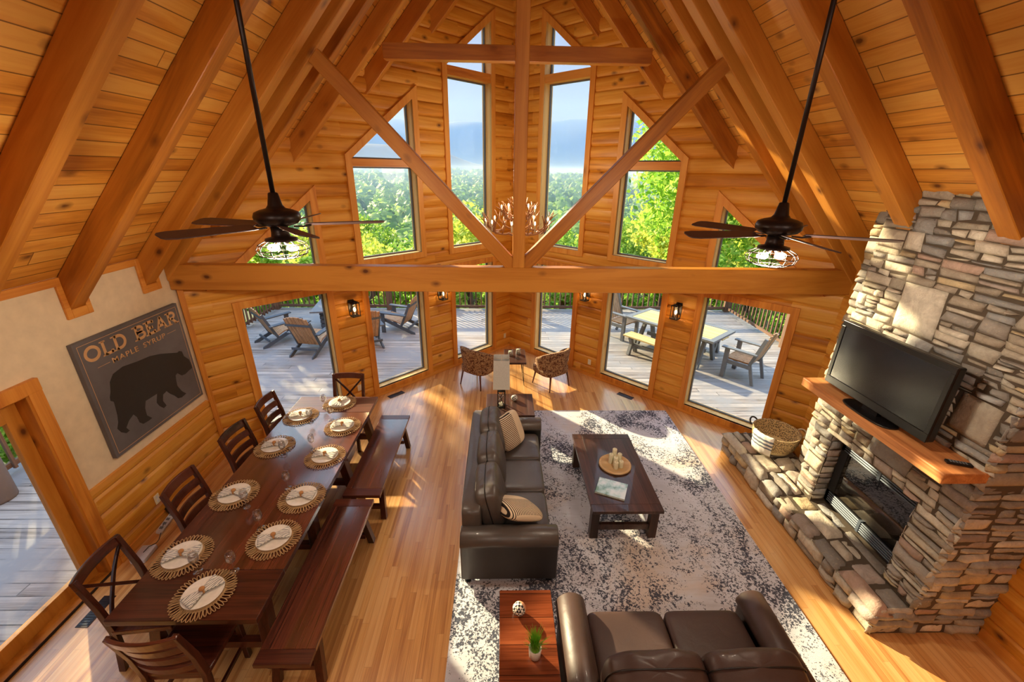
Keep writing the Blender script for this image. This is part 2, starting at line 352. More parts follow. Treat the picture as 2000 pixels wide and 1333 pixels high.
# ---------------------------------------------------------------- mesh helpers
class MB:
    def __init__(s): s.v = []; s.f = []; s.sm = []; s.c = []
    def add(s, vs, fs, smooth=False, M=None, col=None):
        b = len(s.v)
        for p in vs:
            p = Vector(p)
            s.v.append(M @ p if M is not None else p)
        for f in fs: s.f.append([b+i for i in f]); s.sm.append(smooth); s.c.append(col)
        return s
    def box(s, c, d, M=None, rz=0, rx=0, ry=0):
        x, y, z = (k/2 for k in d)
        vs = [Vector((a*x, b*y, e*z)) for a in (-1, 1) for b in (-1, 1) for e in (-1, 1)]
        R = Matrix.Rotation(rz, 3, 'Z') @ Matrix.Rotation(ry, 3, 'Y') @ Matrix.Rotation(rx, 3, 'X')
        vs = [R @ v + Vector(c) for v in vs]
        return s.add(vs, [(0, 1, 3, 2), (4, 6, 7, 5), (0, 4, 5, 1), (2, 3, 7, 6), (0, 2, 6, 4), (1, 5, 7, 3)], M=M)
    def b(s, x0, x1, y0, y1, z0, z1): return s.box(((x0+x1)/2, (y0+y1)/2, (z0+z1)/2), (abs(x1-x0), abs(y1-y0), abs(z1-z0)))
    def hexa(s, lo, hi):   # two quads of 4 points
        n = 4
        return s.add(list(lo)+list(hi), [(3, 2, 1, 0), (4, 5, 6, 7)]+[(i, (i+1) % n, n+(i+1) % n, n+i) for i in range(n)])
    def prism(s, pts, d, M=None):  # pts 3D planar polygon, extruded by vector d
        n = len(pts); d = Vector(d)
        vs = [Vector(p) for p in pts]+[Vector(p)+d for p in pts]
        return s.add(vs, [tuple(range(n))[::-1], tuple(range(n, 2*n))]+[(i, (i+1) % n, n+(i+1) % n, n+i) for i in range(n)], M=M)
    def tube(s, pts, r, n=8, cap=True, M=None, closed=False):
        pts = [Vector(p) for p in pts]; m = len(pts); rs = r if isinstance(r, (list, tuple)) else [r]*m
        vs = []; up = None
        for i, p in enumerate(pts):
            if closed: t = pts[(i+1) % m]-pts[i-1]
            else: t = pts[min(i+1, m-1)]-pts[max(i-1, 0)]
            t.normalize()
            if up is None: up = Vector((0, 0, 1)) if abs(t.z) < .9 else Vector((1, 0, 0))
            a = up-t*up.dot(t)
            if a.length < 1e-4: a = Vector((1, 0, 0))-t*t.x
            a.normalize(); up = a; b = t.cross(a)
            for k in range(n):
                q = 2*PI*k/n; vs.append(p+(a*math.cos(q)+b*math.sin(q))*rs[i])
        fs = [(i*n+k, i*n+(k+1) % n, (i+1)*n+(k+1) % n, (i+1)*n+k) for i in range(m-1) for k in range(n)]
        if closed: fs += [((m-1)*n+k, (m-1)*n+(k+1) % n, (k+1) % n, k) for k in range(n)]
        elif cap: fs += [tuple(range(n))[::-1], tuple(range((m-1)*n, m*n))]
        return s.add(vs, fs, True, M)
    def bar(s, pts, w, h, up=(0, 0, 1), M=None):   # rectangular sweep; w across, h along up
        pts = [Vector(p) for p in pts]; m = len(pts); up = Vector(up); vs = []
        ws = w if isinstance(w, (list, tuple)) else [w]*m; hs = h if isinstance(h, (list, tuple)) else [h]*m
        for i, p in enumerate(pts):
            t = (pts[min(i+1, m-1)]-pts[max(i-1, 0)]).normalized()
            a = t.cross(up).normalized(); u = a.cross(t).normalized() if False else up
            for x, y in ((-1, -1), (1, -1), (1, 1), (-1, 1)): vs.append(p+a*x*ws[i]/2+u*y*hs[i]/2)
        fs = [(i*4+k, i*4+(k+1) % 4, (i+1)*4+(k+1) % 4, (i+1)*4+k) for i in range(m-1) for k in range(4)]
        fs += [(3, 2, 1, 0), tuple(range((m-1)*4, m*4))]
        return s.add(vs, fs, False, M)
    def lathe(s, prof, n=24, M=None, c=(0, 0, 0)):
        vs = []; c = Vector(c)
        for r, z in prof:
            for k in range(n): vs.append(c+Vector((r*math.cos(2*PI*k/n), r*math.sin(2*PI*k/n), z)))
        m = len(prof)
        fs = [(i*n+k, i*n+(k+1) % n, (i+1)*n+(k+1) % n, (i+1)*n+k) for i in range(m-1) for k in range(n)]
        if prof[0][0] > 1e-5: fs.append(tuple(range(n))[::-1])
        if prof[-1][0] > 1e-5: fs.append(tuple(range((m-1)*n, m*n)))
        return s.add(vs, fs, True, M)
    def sell(s, c, d, e1=.4, e2=.4, nu=20, nv=12, M=None, pinch=0, rot=None):  # superellipsoid cushion
        sg = lambda v, e: math.copysign(abs(v)**e, v); vs = []
        for j in range(nv+1):
            ph = -PI/2+PI*j/nv
            for i in range(nu):
                th = -PI+2*PI*i/nu
                x = sg(math.cos(ph), e1)*sg(math.cos(th), e2); y = sg(math.cos(ph), e1)*sg(math.sin(th), e2); z = sg(math.sin(ph), e1)
                if pinch:
                    k = 1-pinch*(1-(abs(x)**2))*(1 if abs(y) > .5 else 0)*abs(y)**4-0; k2 = 1-pinch*(1-(abs(y)**2))*abs(x)**4
                    x, y = x*k2, y*k
                v = Vector((x*d[0]/2, y*d[1]/2, z*d[2]/2))
                if rot is not None: v = rot @ v
                vs.append(v+Vector(c))
        fs = [(j*nu+i, j*nu+(i+1) % nu, (j+1)*nu+(i+1) % nu, (j+1)*nu+i) for j in range(nv) for i in range(nu)]
        return s.add(vs, fs, True, M)
    def build(s, name, mat=None, parent=None, bevel=0, seg=2, col=None, subd=0):
        me = bpy.data.meshes.new(name)
        me.from_pydata([tuple(v) for v in s.v], [], s.f)
        for p, sm in zip(me.polygons, s.sm): p.use_smooth = sm
        if any(c is not None for c in s.c):
            ca = me.color_attributes.new('stone', 'FLOAT_COLOR', 'CORNER')
            for p, c in zip(me.polygons, s.c):
                for li in p.loop_indices: ca.data[li].color = c or (.3, .25, .2, 1)
        bm = bmesh.new(); bm.from_mesh(me); bmesh.ops.recalc_face_normals(bm, faces=bm.faces); bm.to_mesh(me); bm.free()
        if mat: me.materials.append(mat)
        o = bpy.data.objects.new(name, me); COL.objects.link(o)
        if parent is not None: o.parent = parent
        if bevel:
            md = o.modifiers.new('edge', 'BEVEL'); md.width = bevel; md.segments = seg; md.limit_method = 'ANGLE'; md.angle_limit = math.radians(40)
            md.harden_normals = False
        if subd:
            md = o.modifiers.new('sub', 'SUBSURF'); md.levels = subd; md.render_levels = subd
        return o
def tag(o, label=None, cat=None, group=None, kind=None):
    if label: o['label'] = label
    if cat: o['category'] = cat
    if group: o['group'] = group
    if kind: o['kind'] = kind
    return o
def thing(name, label, cat, loc=(0, 0, 0), rz=0, group=None, kind=None):
    o = bpy.data.objects.new(name, None); o.empty_display_size = .1; COL.objects.link(o)
    o.location = loc; o.rotation_euler = (0, 0, rz)
    return tag(o, label, cat, group, kind)
def copy_tree(o, loc=None, rz=None, label=None, parent=None):
    c = o.copy(); COL.objects.link(c)
    if parent is not None: c.parent = parent
    if loc is not None: c.location = loc
    if rz is not None: c.rotation_euler = (0, 0, rz)
    if label: c['label'] = label
    for ch in [x for x in ALL_CH.get(o.name, [])] if False else list(o.children): copy_tree(ch, parent=c)
    return c
def inst(o, M):
    o.matrix_world = M; return o
# ---------------------------------------------------------------- room shell
XL, XR, XC = -3.92, 4.31, .195
CY = 9.125
Q = math.sqrt(.5)
def frame(o, x, y, z=(0, 0, 1)):
    x, y, z, o = Vector(x), Vector(y), Vector(z), Vector(o)
    return Matrix(((x.x, y.x, z.x, o.x), (x.y, y.y, z.y, o.y), (x.z, y.z, z.z, o.z), (0, 0, 0, 1)))
FL = frame((XC, CY, 0), (Q, Q, 0), (-Q, Q, 0))      # left prow wall, local x = -s
FR = frame((XC, CY, 0), (Q, -Q, 0), (Q, Q, 0))      # right prow wall, local x = s
FW = frame((XL, 0, 0), (0, 1, 0), (-1, 0, 0))       # left side wall, local x = world y
FE = frame((XR, 0, 0), (0, -1, 0), (1, 0, 0))       # right side wall, local x = -world y
SMAX = (XC-XL)/Q
def ztop(s): return 7.48-.792*s+.03
def poly_int(poly, z):
    xs = []
    n = len(poly)
    for i in range(n):
        (x0, z0), (x1, z1) = poly[i], poly[(i+1) % n]
        if (z0-z)*(z1-z) <= 0 and z0 != z1: xs.append(x0+(x1-x0)*(z-z0)/(z1-z0))
    return (min(xs), max(xs)) if xs else None
def wall(name, F, s0, s1, z0, z1, opens, sign=1, slope=False, course=.2, bulge=.028, mat=m_log, outer=.2, cap=None):
    mb = MB()
    vz = sorted(set(round(p[1], 4) for o in opens for p in o))
    def rows(steps, bfun, y0, flip):
        zs = set()
        k = math.floor(z0/course)
        while k*course < z1:
            for i in range(steps): zs.add(round(k*course+course*i/steps, 4))
            k += 1
        zs = sorted([z for z in zs | set(vz) if z0 < z < z1]+[z0, z1])
        for a, b in zip(zs, zs[1:]):
            if b-a < 1e-4: continue
            e = 1e-4
            A = [(poly_int(o, a+e), poly_int(o, b-e)) for o in opens]
            A = sorted([t for t in A if t[0] and t[1] and (t[0][1]-t[0][0] > 1e-3 or t[1][1]-t[1][0] > 1e-3)], key=lambda t: t[0][0]+t[1][0])
            ea = s1 if not slope else min(s1, max(s0, (7.51-a)/.792)); eb = s1 if not slope else min(s1, max(s0, (7.51-b)/.792))
            la = [s0]+[v for t in A for v in t[0]]+[ea]; lb = [s0]+[v for t in A for v in t[1]]+[eb]
            ya, yb = y0+bfun(a, 0), y0+bfun(b, 1)
            for i in range(0, len(la), 2):
                if la[i+1]-la[i] < 1e-4 and lb[i+1]-lb[i] < 1e-4: continue
                q = [(sign*la[i], ya, a), (sign*la[i+1], ya, a), (sign*lb[i+1], yb, b), (sign*lb[i], yb, b)]
                mb.add(q, [(0, 1, 2, 3)], bulge > 0 and y0 == 0)
    def bf(z, top):
        if not bulge: return 0
        t = (z/course) % 1.0
        if top and t < 1e-3: t = 1
        return -bulge*math.sqrt(max(0, 1-(2*t-1)**2))**.8
    rows(8 if bulge else 1, bf, 0, 0); 
    if outer: rows(1, lambda z, t: 0, outer, 1)
    o = mb.build(name, mat); o.matrix_world = F
    return tag(o, kind='structure')
def R4(a, b, c, d): return [(a, c), (b, c), (b, d), (a, d)]
WL = [R4(4.06, 5.20, .15, 2.04), R4(2.32, 3.39, .15, 2.04), R4(.58, 1.59, .15, 2.04),
      [(4.09, 2.45), (5.25, 2.45), (4.09, 3.37)], [(2.30, 2.45), (3.40, 2.45), (3.40, 3.93), (2.30, 4.80)],
      [(.60, 2.43), (1.59, 2.43), (1.59, 5.37), (.60, 6.15)]]
WR = [R4(4.16, 5.31, .15, 2.04), R4(2.49, 3.50, .15, 2.04), R4(.78, 1.74, .15, 2.04),
      [(4.18, 2.45), (5.34, 2.45), (4.18, 3.37)], [(2.50, 2.45), (3.48, 2.45), (3.48, 3.95), (2.50, 4.74)],
      [(.81, 2.43), (1.77, 2.43), (1.77, 5.35), (.81, 6.12)]]
wall('wall_prow_left', FL, 0, SMAX, 0, 7.4, WL, -1, True)
wall('wall_prow_right', FR, 0, SMAX, 0, 7.4, WR, 1, True)
DOOR = R4(1.15, 3.12, 0, 2.03)
wall('wall_left', FW, -3, 5.13, .88, 2.88, [DOOR], 1, False, 1.0, 0, m_white)
wall('wall_left_wainscot', FW, -3, 5.13, 0, .88, [DOOR], 1)
wall('wall_right', FE, -5.13, 3, 0, 2.88, [], 1)

FB = frame((XL, -3, 0), (-1, 0, 0), (0, -1, 0))      # gable wall behind the viewer
mb = MB(); mb.prism([(XL-.2, -3.2, 0), (XR+.2, -3.2, 0), (XR+.2, -3.2, 2.7), (XC, -3.2, 7.45), (XL-.2, -3.2, 2.7)], (0, .2, 0)); tag(mb.build('wall_rear', m_log), kind='structure')
def offset_poly(poly, d):
    n = len(poly); out = []
    c = (sum(p[0] for p in poly)/n, sum(p[1] for p in poly)/n)
    lines = []
    for i in range(n):
        a, b = Vector(poly[i]), Vector(poly[(i+1) % n]); t = (b-a).normalized(); nr = Vector((t.y, -t.x))
        if nr.dot(Vector(c)-a) > 0: nr = -nr
        lines.append((a+nr*d, t))
    for i in range(n):
        (p, t), (q, u) = lines[i-1], lines[i]
        den = t.x*u.y-t.y*u.x; k = ((q.x-p.x)*u.y-(q.y-p.y)*u.x)/den
        out.append((p.x+t.x*k, p.y+t.y*k))
    return out
def ring(mb, inner, outer_, y0, y1, sg):
    n = len(inner); vs = []
    for P in (inner, outer_):
        for y in (y0, y1): vs += [(sg*p[0], y, p[1]) for p in P]
    I0, I1, O0, O1 = 0, n, 2*n, 3*n; fs = []
    for i in range(n):
        j = (i+1) % n
        fs += [(I0+i, I0+j, O0+j, O0+i), (I1+i, O1+i, O1+j, I1+j), (I0+i, I1+i, I1+j, I0+j), (O0+i, O0+j, O1+j, O1+i)]
    mb.add(vs, fs)
def split_low(poly, z):   # part of poly below z / above z (convex)
    lo, hi = [], []
    n = len(poly)
    for i in range(n):
        a, b = poly[i], poly[(i+1) % n]
        (lo if a[1] <= z else hi).append(a)
        if (a[1]-z)*(b[1]-z) < 0:
            x = a[0]+(b[0]-a[0])*(z-a[1])/(b[1]-a[1]); lo.append((x, z)); hi.append((x, z))
    return lo, hi
wno = [0]
def window(F, poly, sg, label, mull=None):
    wno[0] += 1
    root = thing('window_%d' % wno[0], label, 'window', kind='structure'); root.matrix_world = F
    mb = MB(); ring(mb, poly, offset_poly(poly, .10), -.052, .0, sg); o = mb.build('casing', m_trim, root, bevel=.004)
    mb = MB(); ring(mb, poly, offset_poly(poly, .03), -.045, .20, sg); mb.build('jamb', m_jamb, root)
    panes = [poly]
    if mull:
        z0, z1 = mull; a = poly_int(poly, z0); b = poly_int(poly, z1-.001)
        mb = MB(); mb.hexa([(sg*a[0], -.03, z0), (sg*a[1], -.03, z0), (sg*a[1], .18, z0), (sg*a[0], .18, z0)], [(sg*b[0], -.03, z1), (sg*b[1], -.03, z1), (sg*b[1], .18, z1), (sg*b[0], .18, z1)])
        mb.build('mullion', m_trimx, root)
        lo, _ = split_low(poly, z0); _, hi = split_low(poly, z1+.001)
        panes = [lo, hi]
    for p in panes:
        mb = MB(); ring(mb, offset_poly(p, -.022), offset_poly(p, -.001), .11, .15, sg); s = mb.build('sash', m_sash, root)
        q = offset_poly(p, -.02); mb = MB(); mb.prism([(sg*x, .128, z) for x, z in q], (0, .008, 0)); mb.build('pane', m_glass, s)
    return root
nm = ['by the side wall', 'between the two wall lanterns', 'beside the inner corner']
for i, (p, mu) in enumerate(zip(WL, (None, None, None, None, (3.82, 3.93), (5.23, 5.37)))):
    window(FL, p, -1, ('tall floor level window' if i < 3 else 'upper pointed window')+' in left prow wall '+nm[i % 3], mu)
for i, (p, mu) in enumerate(zip(WR, (None, None, None, None, (3.83, 3.95), (5.22, 5.35)))):
    window(FR, p, 1, ('tall floor level window' if i < 3 else 'upper pointed window')+' in right prow wall '+['by the stone fireplace', nm[1], nm[2]][i % 3], mu)

# patio door in the left side wall
dr = thing('door_1', 'wide glazed patio door beside the bear sign', 'door', kind='structure'); dr.matrix_world = FW
mb = MB(); mb.b(3.12, 3.23, -.04, .0, 0, 2.13); mb.b(1.04, 1.15, -.04, 0, 0, 2.13); mb.b(1.04, 3.23, -.045, 0, 2.03, 2.14); mb.build('casing', m_trim, dr, bevel=.004)
mb = MB(); mb.b(3.10, 3.13, -.03, .2, 0, 2.05); mb.b(1.14, 1.17, -.03, .2, 0, 2.05); mb.b(1.15, 3.12, -.03, .2, 2.02, 2.05); mb.b(1.15, 3.12, -.03, .2, 0, .03); mb.build('jamb', m_beamz, dr)
mb = MB(); mb.b(2.99, 3.10, .08, .13, .03, 2.02); mb.b(1.17, 1.28, .08, .13, .03, 2.02); mb.b(1.28, 2.99, .08, .13, 1.84, 2.02); mb.b(1.28, 2.99, .08, .13, .03, .17); mb.build('door_frame', m_beamz, dr, bevel=.003)
MB().b(1.28, 2.99, .1, .108, .17, 1.84).build('pane', m_glass, dr)
MB().b(1.15, 3.12, -.035, -.001, 0, .028).build('threshold', m_bronze, dr)

# floor, deck
fl = MB(); fl.prism([(XL-.1, -3, -.06), (XR+.1, -3, -.06), (XR+.1, 4.95, -.06), (XC, CY+.1, -.06), (XL-.1, 4.95, -.06)], (0, 0, .06))
tag(fl.build('floor', m_floor), kind='structure')
dk = MB(); dk.b(-6.85, 7.05, -3, 12.15, -.20, -.085); tag(dk.build('deck_floor', m_deck), kind='structure', label='weathered board deck wrapping around the room', cat='deck')

# ceiling slopes and rafters
al = math.atan(1.12); cA, sA = math.cos(al), math.sin(al)
GL = frame((XC, 0, 7.48), (-cA, 0, -sA), (0, 1, 0), Vector((-cA, 0, -sA)).cross(Vector((0, 1, 0))))
GR = frame((XC, 0, 7.48), (cA, 0, -sA), (0, 1, 0), Vector((cA, 0, -sA)).cross(Vector((0, 1, 0))))
for side, G in ((-1, GL), (1, GR)):
    D = 4.75/cA
    def yl(d, ex=.45): return CY-d*cA+ex
    pts = [(0, -3), (D, -3), (D, yl(D)), (0, yl(0))]
    mb = MB(); mb.prism([(a, b, 0) for a, b in pts], (0, 0, .12*side))
    o = mb.build('ceiling', m_ceil); o.matrix_world = G; tag(o, kind='structure')
UZ = .31
def zb(d): return 7.48-d*1.12-UZ        # underside of a rafter at horizontal distance d from the ridge
def rafter(name, yc, side, w=.15, kind=None, label=None, parent=None, depth=UZ):
    G = GL if side < 0 else GR; Gi = G.inverted(); y0, y1 = yc-w/2, yc+w/2
    def xe(y):
        lim = (XC-XL) if y < 4.99 else max(.3, (CY-y))
        return lim-.0
    lo, hi = [], []
    e0, e1 = xe(y0), xe(y1)
    if yc < 4.99: e1 = e0
    for d, y in ((.0, y0), (.0, y1), (e1, y1), (e0, y0)):
        lo.append(Gi @ Vector((XC+side*d, y, 7.48-1.12*d-depth))); hi.append(Gi @ Vector((XC+side*d, y, 7.48-1.12*d-.004)))
    mb = MB(); mb.hexa(lo, hi); o = mb.build(name, m_beam, parent)
    o.matrix_world = G
    md = o.modifiers.new('edge', 'BEVEL'); md.width = .006; md.segments = 1
    if label: tag(o, label, 'rafter', 'pine roof rafters')
    return o
ordn = {.53: 'fourth', 1.36: 'third', 2.19: 'second', 3.02: 'nearest complete', 3.85: 'middle', 4.68: 'last'}
for yc, lb in ((1.23, 'running out of frame, nearest to the viewer'), (2.08, 'second from the viewer'), (2.93, 'third from the viewer'), (3.80, 'fourth from the viewer, ending above the side wall'),
               (4.67, 'just in front of the truss'), (5.42, 'just behind the truss'), (6.20, 'carrying the end of the collar tie'), (7.03, 'ending above the pointed middle window'), (7.87, 'shortest, nearest the prow peak')):
    for side in (-1, 1):
        rafter('roof_rafter', yc, side, label='pine rafter on the %s roof slope, %s' % ('left' if side < 0 else 'right', lb))
tr = thing('roof_truss', 'pine truss spanning the room with king post and two diagonal braces', 'truss', (XC, 5.0, 2.43))
def wpart(mb, name, mat, par, bevel=.006):   # parts written in world coordinates, re-based on the parent
    loc = par.location
    mb.v = [v-loc for v in mb.v]
    return mb.build(name, mat, par, bevel=bevel, seg=1)
wpart(MB().b(XL+.004, XR-.004, 4.93, 5.07, 2.43, 2.73), 'bottom_chord', m_beam, tr)
wpart(MB().b(XC-.065, XC+.075, 4.92, 5.07, 2.73, 7.1), 'king_post', m_beamz, tr)
for sd in (-1, 1):
    mb = MB(); a = Vector((XC+sd*.075, 5.0, 2.86)); b = Vector((XC+sd*2.06, 5.0, 4.93))
    t = (b-a).normalized(); n = Vector((-t.z, 0, t.x))
    L0 = (b-a).length; ob = MB(); 
    # brace mesh in its own frame for grain along its length
    ob.b(-.12, L0+.05, -.06, .06, -.075, .075)
    o = ob.build('diagonal_brace', m_beam, tr, bevel=.006, seg=1)
    up = n if n.z > 0 else -n
    o.matrix_local = frame(a-tr.location-up*.075, t, (0, 1, 0), t.cross(Vector((0, 1, 0))))
for sd in (-1, 1):
    o = rafter('top_chord', 5.0, sd, .16, depth=UZ+.03); o.parent = tr; o.matrix_parent_inverse = Matrix.Translation(-tr.location)
ct = MB().b(XC-1.66, XC+1.66, 6.12, 6.26, 5.05, 5.22).build('collar_tie', m_beam, bevel=.005)
tag(ct, 'short horizontal pine collar tie crossing behind the king post', 'beam')

# trims
def trim(n, mb, mat, F=None):
    o = mb.build('trim_%d' % n, mat, bevel=.003, seg=1)
    if F is not None: o.matrix_world = F
    return tag(o, kind='structure')
trim(1, MB().b(-3, 1.04, -.03, 0, .86, .92).b(3.23, 4.96, -.03, 0, .86, .92), m_trimx, FW)
mb = MB(); raf = [-.4, .4, 1.23, 2.08, 2.93, 3.80, 4.67]
for a, b in zip(raf, raf[1:]): mb.b(a+.075+.05, b-.075-.05, -.025, 0, 2.80, 2.87)
mb.b(4.67+.125, 4.97, -.025, 0, 2.80, 2.87)
for y in raf[1:]:
    mb.b(y-.125, y-.075, -.025, 0, 2.49, 2.87); mb.b(y+.075, y+.125, -.025, 0, 2.49, 2.87); mb.b(y-.075, y+.075, -.025, 0, 2.49, 2.572)
trim(2, mb, m_trimx, FW)
trim(3, MB().b(-SMAX+.0, -SMAX+.06, -.05, 0, .1, 2.8), m_trim, FL)
bb = MB().b(-SMAX, 0, -.05, 0, 0, .052).build('baseboard_prow_left', m_trimx, bevel=.004); bb.matrix_world = FL; tag(bb, kind='structure')
bb = MB().b(0, SMAX, -.05, 0, 0, .052).build('baseboard_prow_right', m_trimx, bevel=.004); bb.matrix_world = FR; tag(bb, kind='structure')
bb = MB().b(3.23, 4.97, -.05, 0, 0, .1).b(-3, 1.04, -.05, 0, 0, .1).build('baseboard_left', m_trimx, bevel=.004); bb.matrix_world = FW; tag(bb, kind='structure')
bb = MB().b(-2.4, 3, -.05, 0, 0, .1).build('baseboard_right', m_trimx, bevel=.004); bb.matrix_world = FE; tag(bb, kind='structure')

# ---------------------------------------------------------------- stone fireplace
STC = [L(c) for c in ((206, 196, 178), (190, 178, 158), (178, 168, 152), (216, 206, 186), (182, 168, 158), (166, 160, 152), (204, 184, 146), (186, 158, 142), (148, 144, 138), (220, 212, 194), (158, 158, 156), (184, 172, 154), (200, 192, 174), (170, 172, 172))]
def stones(mb, org, U, V, N, w, h, rnd, big=(), mean=(.24, .085), prot=.035, holes=()):
    """irregular ledge stones over a w x h rectangle; U,V in-plane axes, N outward"""
    org, U, V, N = map(Vector, (org, U, V, N)); rects = []
    def hit(r, q): return r[0] < q[1]-1e-4 and r[1] > q[0]+1e-4 and r[2] < q[3]-1e-4 and r[3] > q[2]+1e-4
    def split(r):
        x0, x1, y0, y1 = r; ww, hh = x1-x0, y1-y0
        bs = [q for q in list(big)+list(holes) if hit(r, q)]
        if bs:
            q = bs[0]
            if all(abs(a-b) < 1e-4 for a, b in zip(q, r)):
                if tuple(q) in [tuple(z) for z in big]: rects.append(r)
                return
            for c, ax in ((q[2], 1), (q[3], 1), (q[0], 0), (q[1], 0)):
                if ax and y0+1e-4 < c < y1-1e-4: split((x0, x1, y0, c)); split((x0, x1, c, y1)); return
                if not ax and x0+1e-4 < c < x1-1e-4: split((x0, c, y0, y1)); split((c, x1, y0, y1)); return
            if tuple(q) in [tuple(z) for z in big]: rects.append(r)
            return
        mw, mh = mean[0]*rnd.uniform(.7, 1.7), mean[1]*rnd.choice((.6, .8, 1, 1, 1.3, 1.9))
        if hh > mh*1.5 and (hh/mh > ww/mw or ww < mw*1.3):
            c = y0+hh*rnd.uniform(.35, .65) if hh < mh*4 else y0+hh*rnd.uniform(.4, .6); split((x0, x1, y0, c)); split((x0, x1, c, y1)); return
        if ww > mw*1.4: c = x0+ww*rnd.uniform(.33, .67); split((x0, c, y0, y1)); split((c, x1, y0, y1)); return
        rects.append(r)
    split((0, w, 0, h))
    for x0, x1, y0, y1 in rects:
        g = .007; a, b = x0+g, x1-g; c, d = y0+g*.8, y1-g*.8
        if b-a < .012 or d-c < .008: continue
        nu = max(4, min(9, int((b-a)/.035))); nv = max(4, min(8, int((d-c)/.03)))
        p = prot*rnd.uniform(.3, 1.35); tx, ty = rnd.uniform(-.25, .25), rnd.uniform(-.3, .3); base = rnd.choice(STC)
        k = rnd.uniform(.72, 1.12); col = (base[0]*k, base[1]*k, base[2]*k, 1); sd = Vector((rnd.uniform(0, 50), rnd.uniform(0, 50), 0))
        cr = [rnd.uniform(-.019, .019) for _ in range(8)]
        if (b-a) < .06: cr = [v*.4 for v in cr]
        vs = []
        for j in range(nv+1):
            for i in range(nu+1):
                u, v = i/nu, j/nv
                X = a+(b-a)*u; Y = c+(d-c)*v
                X += (cr[0]*(1-u)*(1-v)+cr[1]*u*(1-v)+cr[2]*(1-u)*v+cr[3]*u*v); Y += .6*(cr[4]*(1-u)*(1-v)+cr[5]*u*(1-v)+cr[6]*(1-u)*v+cr[7]*u*v)
                e = min(u*(b-a), (1-u)*(b-a), v*(d-c), (1-v)*(d-c)); rr = .014
                prf = math.sqrt(max(0, 1-(1-min(1, e/rr))**2)) if e < rr else 1
                nz = mnoise.noise(Vector((X*9, Y*14, 0))+sd)*.5+mnoise.noise(Vector((X*26, Y*30, 0))+sd)*.25
                hgt = p*(.15+.85*prf)+(tx*(u-.5)+ty*(v-.5))*.02*prf+nz*.026*prf
                X += nz*.004; Y += nz*.003
                vs.append(org+U*X+V*Y+N*max(hgt, .001))
        fs = [(j*(nu+1)+i, j*(nu+1)+i+1, (j+1)*(nu+1)+i+1, (j+1)*(nu+1)+i) for j in range(nv) for i in range(nu)]
        # side skirt down to the mortar
        bd = [i for i in range(nu+1)]+[(j)*(nu+1)+nu for j in range(1, nv+1)]+[nv*(nu+1)+i for i in range(nu-1, -1, -1)]+[j*(nu+1) for j in range(nv-1, 0, -1)]
        n0 = len(vs); cc = sum((vs[i] for i in bd), Vector())/len(bd)
        for i in bd:
            q = vs[i]; dd = (q-org).dot(N); vs.append(q-N*(dd+.004))
        m = len(bd); fs += [(bd[i], bd[(i+1) % m], n0+(i+1) % m, n0+i) for i in range(m)]
        mb.add(vs, fs, True, col=col)
rs = random.Random(7)
FX = 3.60           # mortar plane of the front; stones stand out of it
HZ = .31
fp = thing('stone_fireplace', 'tall stacked ledge stone fireplace and chimney with raised hearth', 'fireplace', (FX, 3.2, 0))
def fpart(mb, name, mat, bevel=0): 
    mb.v = [v-fp.location for v in mb.v]; return mb.build(name, mat, fp, bevel=bevel)
OPY0, OPY1, OPZ = 2.76, 3.76, 1.19
ZT = 3.72
core = MB()
core.b(FX, XR, 2.43, OPY0, 0, ZT); core.b(FX, XR, OPY1, 4.0, 0, ZT); core.b(FX, XR, OPY0, OPY1, OPZ, ZT); core.b(FX+.36, XR, OPY0, OPY1, 0, OPZ)
core.b(3.80, XR, 4.0, 4.32, 0, ZT-.2); core.b(3.29, FX, 2.43, 5.12, 0, HZ-.03); core.b(FX, XR, OPY0-.0, OPY1, 0, HZ-.03)
core.prism([(FX, 4.0, 0), (XR-.35, 4.0, 0), (XR-.35, 4.9, 0), (3.95, 5.12, 0), (FX, 5.12, 0)], (0, 0, HZ-.03))
fpart(core, 'mortar_core', m_mortar)
mb = MB()
# front face: U = +y, V = +z, N = -x.  the big feature stone of the photo included
stones(mb, (FX, 2.40, HZ), (0, 1, 0), (0, 0, 1), (-1, 0, 0), 1.62, ZT-HZ, rs, big=[(.78, 1.18, 2.20, 2.62), (.10, .42, 1.62, 1.95), (.52, .95, 1.0, 1.2)], holes=[(.36, 1.36, 0, OPZ-HZ)], mean=(.20, .07))
fpart(mb, 'chimney_front_stonework', m_stone)
mb = MB()
stones(mb, (FX-.035, 2.435, HZ-.0), (1, 0, 0), (0, 0, 1), (0, -1, 0), XR-FX+.035, ZT-HZ, rs, mean=(.23, .075), prot=.03)
stones(mb, (3.25, 2.435, 0), (1, 0, 0), (0, 0, 1), (0, -1, 0), XR-3.25, HZ, rs, mean=(.26, .1), prot=.03)
fpart(mb, 'chimney_side_stonework', m_stone)
mb = MB()
stones(mb, (3.80, 4.0, HZ), (0, 1, 0), (0, 0, 1), (-1, 0, 0), .34, ZT-HZ-.2, rs, mean=(.2, .1))
fpart(mb, 'recessed_stonework', m_stone); mb = MB()
stones(mb, (FX, OPY1, HZ), (1, 0, 0), (0, 0, 1), (0, -1, 0), .16, OPZ-HZ, rs, mean=(.16, .07), prot=.02)
fpart(mb, 'opening_side_stonework', m_stone); mb = MB()
stones(mb, (FX, OPY0, HZ), (1, 0, 0), (0, 0, 1), (0, 1, 0), .16, OPZ-HZ, rs, mean=(.16, .07), prot=.02)
fpart(mb, 'opening_side_stonework', m_stone)
mb = MB()
stones(mb, (3.29, 2.40, 0), (0, 1, 0), (0, 0, 1), (-1, 0, 0), 2.74, HZ-.06, rs, mean=(.24, .12), prot=.045)
fpart(mb, 'hearth_front_stonework', m_stone)
mb = MB()
